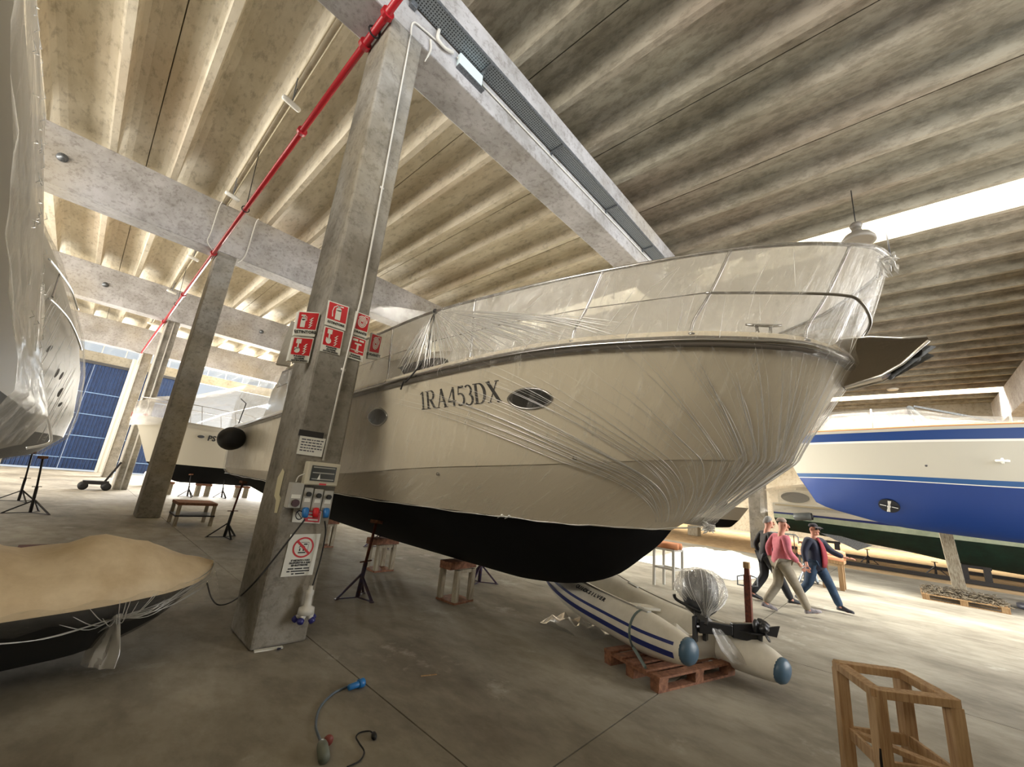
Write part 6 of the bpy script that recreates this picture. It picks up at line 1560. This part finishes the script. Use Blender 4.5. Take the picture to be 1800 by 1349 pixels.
    link_part(skin_mesh(vs, es, 'chest'), cfg['top_name'], cfg['top_m'], t)
    # trousers
    vs = {'pel': (tuple(V('pelvis')+Vector((0,0,.04))), .145)}; es = []
    for s in 'lr':
        vs['hip'+s] = (tuple(V('hip'+s)), .12); vs['mid'+s] = (tuple(V('hip'+s).lerp(V('kn'+s),.5)), .108); vs['kn'+s] = (tuple(V('kn'+s)), .088); vs['an'+s] = (tuple(V('kn'+s).lerp(V('an'+s),1.02)), .072); es += [('pel','hip'+s),('hip'+s,'mid'+s),('mid'+s,'kn'+s),('kn'+s,'an'+s)]
    link_part(skin_mesh(vs, es, 'pel'), 'trousers', cfg['leg_m'], t)
    for s in 'lr':
        a, b = V('an'+s), V('toe'+s); d = (b-a); d.normalize(); heel = a - Vector((d.x,d.y,0)).normalized()*.06 - Vector((0,0,.05)) if cfg.get('flat'+s,True) else a - d*.02 - Vector((.05,0,.02))
        q = MB(); fw_ = (b-heel).normalized(); L_ = .285; u = Vector((0,1,0)); upn = fw_.cross(u); upn = upn if upn.z > 0 else -upn
        rows = []
        for tt, w_, hh in ((0,.025,.05),(.04,.036,.085),(.09,.04,.10),(.15,.042,.075),(.21,.046,.055),(.26,.04,.045),(.29,.02,.03)):
            c = heel + fw_*tt; rows.append([c + u*w_*math.cos(x) + upn*(max(0,math.sin(x))*hh + min(0,math.sin(x))*.012) for x in [2*PI*i/12 for i in range(12)]])
        q.loft(rows, close=True, caps=True); q.build('shoe', cfg['shoe_m'], t, local=True, smooth=True)
    # hair
    hc = V('head').lerp(V('crown'), .55); q = MB(); rows = []
    R1 = Matrix.Rotation(cfg.get('turn',0), 3, 'Z')
    for i in range(7):
        a = i/6*PI*.56; rows.append([hc + R1 @ Vector((.103*math.sin(a)*math.cos(x) - .012 - (.0 if math.cos(x) < .3 else .022*math.sin(a)), .088*math.sin(a)*math.sin(x), .062*math.cos(a)*1.1 + .02 - (.045*(1-math.cos(x))*math.sin(a)**2 if cfg['hair_len'] else 0))) for x in [2*PI*j/16 for j in range(16)]])
    q.loft(rows, close=True); q.build('hair' if not cfg.get('cap') else 'cap', cfg['hair_m'], t, local=True, smooth=True)
    if cfg.get('cap'):
        q = MB(); b = h + f*.07 + upv*.075; q.loft([[b + sdv*w_ + f*o_ - upv*(.02*o_/.08) for w_ in (-.07,-.035,0,.035,.07)] for o_ in (0,.05,.085)]); q.build('cap_peak', cfg['hair_m'], t, local=True, solid=.008)
        q = MB()
        for s in (-1,1): q.sphere(h + f*.088 + sdv*s*.035 + upv*.028, .028, 10, 6, (1,1,.75))
        q.tube([h + f*.098 + upv*.034 - sdv*.06, h + f*.10 + upv*.034, h + f*.098 + upv*.034 + sdv*.06], .006, 6); q.build('sunglasses', MT['glass_dark'], t, local=True, smooth=True)
    return t
walk = dict(pelvis=(0,0,.93), chest=(.04,0,1.24), neckb=(.05,0,1.45), neck=(.07,0,1.52), head=(.10,0,1.62), crown=(.09,0,1.72),
    shl=(.04,.17,1.40), shr=(.04,-.17,1.40), ell=(-.10,.24,1.14), elr=(.02,-.24,1.13), wrl=(-.02,.25,.92), wrr=(.20,-.25,.95), hal=(.03,.25,.77), har=(.30,-.25,.82),
    hipl=(0,.09,.90), hipr=(0,-.09,.90), knl=(-.02,.09,.50), knr=(.22,-.09,.50), anl=(-.30,.09,.13), anr=(.40,-.09,.11), toel=(-.14,.09,.03), toer=(.58,-.10,.10))
person('man in a pink sweater and khaki trousers walking past with a grey-haired companion', (9.98, 1.80, 0), (.64,-.77), walk,
    dict(top_r=1.18, top_name='pink_sweater', top_m=mat('pink_sweater', lin(206,118,128), .85, 0, lin(186,98,110), 8, .3), leg_m=mat('khaki_trousers', lin(150,140,122), .85, 0, lin(128,118,100), 6, .3), shoe_m=mat('grey_trainers', lin(140,132,132), .7, 0, lin(96,90,94), 20), hair_m=mat('short_grey_hair', lin(150,130,116), .8), hair_len=0, hem=-.13))
w2_ = dict(walk); w2_.update(chest=(.02,0,1.20), neckb=(.02,0,1.40), neck=(.03,0,1.47), head=(.05,0,1.565), crown=(.04,0,1.66), shl=(.02,.19,1.36), shr=(.02,-.19,1.36), ell=(.14,.36,1.14), wrl=(.34,.46,1.05), hal=(.46,.52,1.06), elr=(-.05,-.27,1.10), wrr=(.0,-.29,.86), har=(.02,-.29,.71),
    pelvis=(0,0,.89), hipl=(0,.09,.86), hipr=(0,-.09,.86), knl=(.20,.10,.48), anl=(.34,.12,.10), toel=(.50,.13,.05), knr=(-.10,-.09,.47), anr=(-.36,-.09,.17), toer=(-.24,-.09,.03))
NM = person('man in a dark navy jacket, red shirt, jeans and cap, walking with one hand out', (11.40, 1.42, 0), (-.40,-.92), w2_,
    dict(top_r=1.24, top_name='navy_jacket', top_m=mat('navy_jacket', lin(28,32,54), .75, 0, lin(20,22,40), 8), leg_m=mat('blue_jeans', lin(44,68,92), .85, 0, lin(30,50,72), 7, .3), shoe_m=mat('dark_shoes', lin(34,34,44), .6), hair_m=mat('dark_cap', lin(36,28,34), .8), hair_len=0, cap=True, turn=-.35, hem=-.2))
q = MB(); rows = []
for z, w_, x in ((1.40,.035,.10),(1.30,.055,.165),(1.18,.075,.20),(1.05,.085,.215),(.92,.08,.21),(.82,.06,.19)): rows.append([Vector((x-.02*abs(k)**2*.6, k*w_, z)) for k in (-1,-.5,0,.5,1)])
q.loft(rows); q.build('red_shirt', mat('dark_red_shirt', lin(128,28,40), .8), NM, local=True, smooth=True, solid=.02)
w3_ = dict(walk); w3_.update(toer=(.56,-.1,.06))
person('grey-haired person in black mostly hidden behind the man in the pink sweater', (10.75, 2.20, 0), (.60,-.80), w3_,
    dict(top_r=1.02, top_name='black_jacket', top_m=mat('black_jacket', lin(32,28,28), .8), leg_m=mat('black_trousers', lin(26,26,30), .8), shoe_m=mat('black_shoes', lin(24,22,24), .5), hair_m=mat('grey_hair', lin(150,146,140), .85, 0, lin(110,108,104), 30), hair_len=1, hem=-.14))
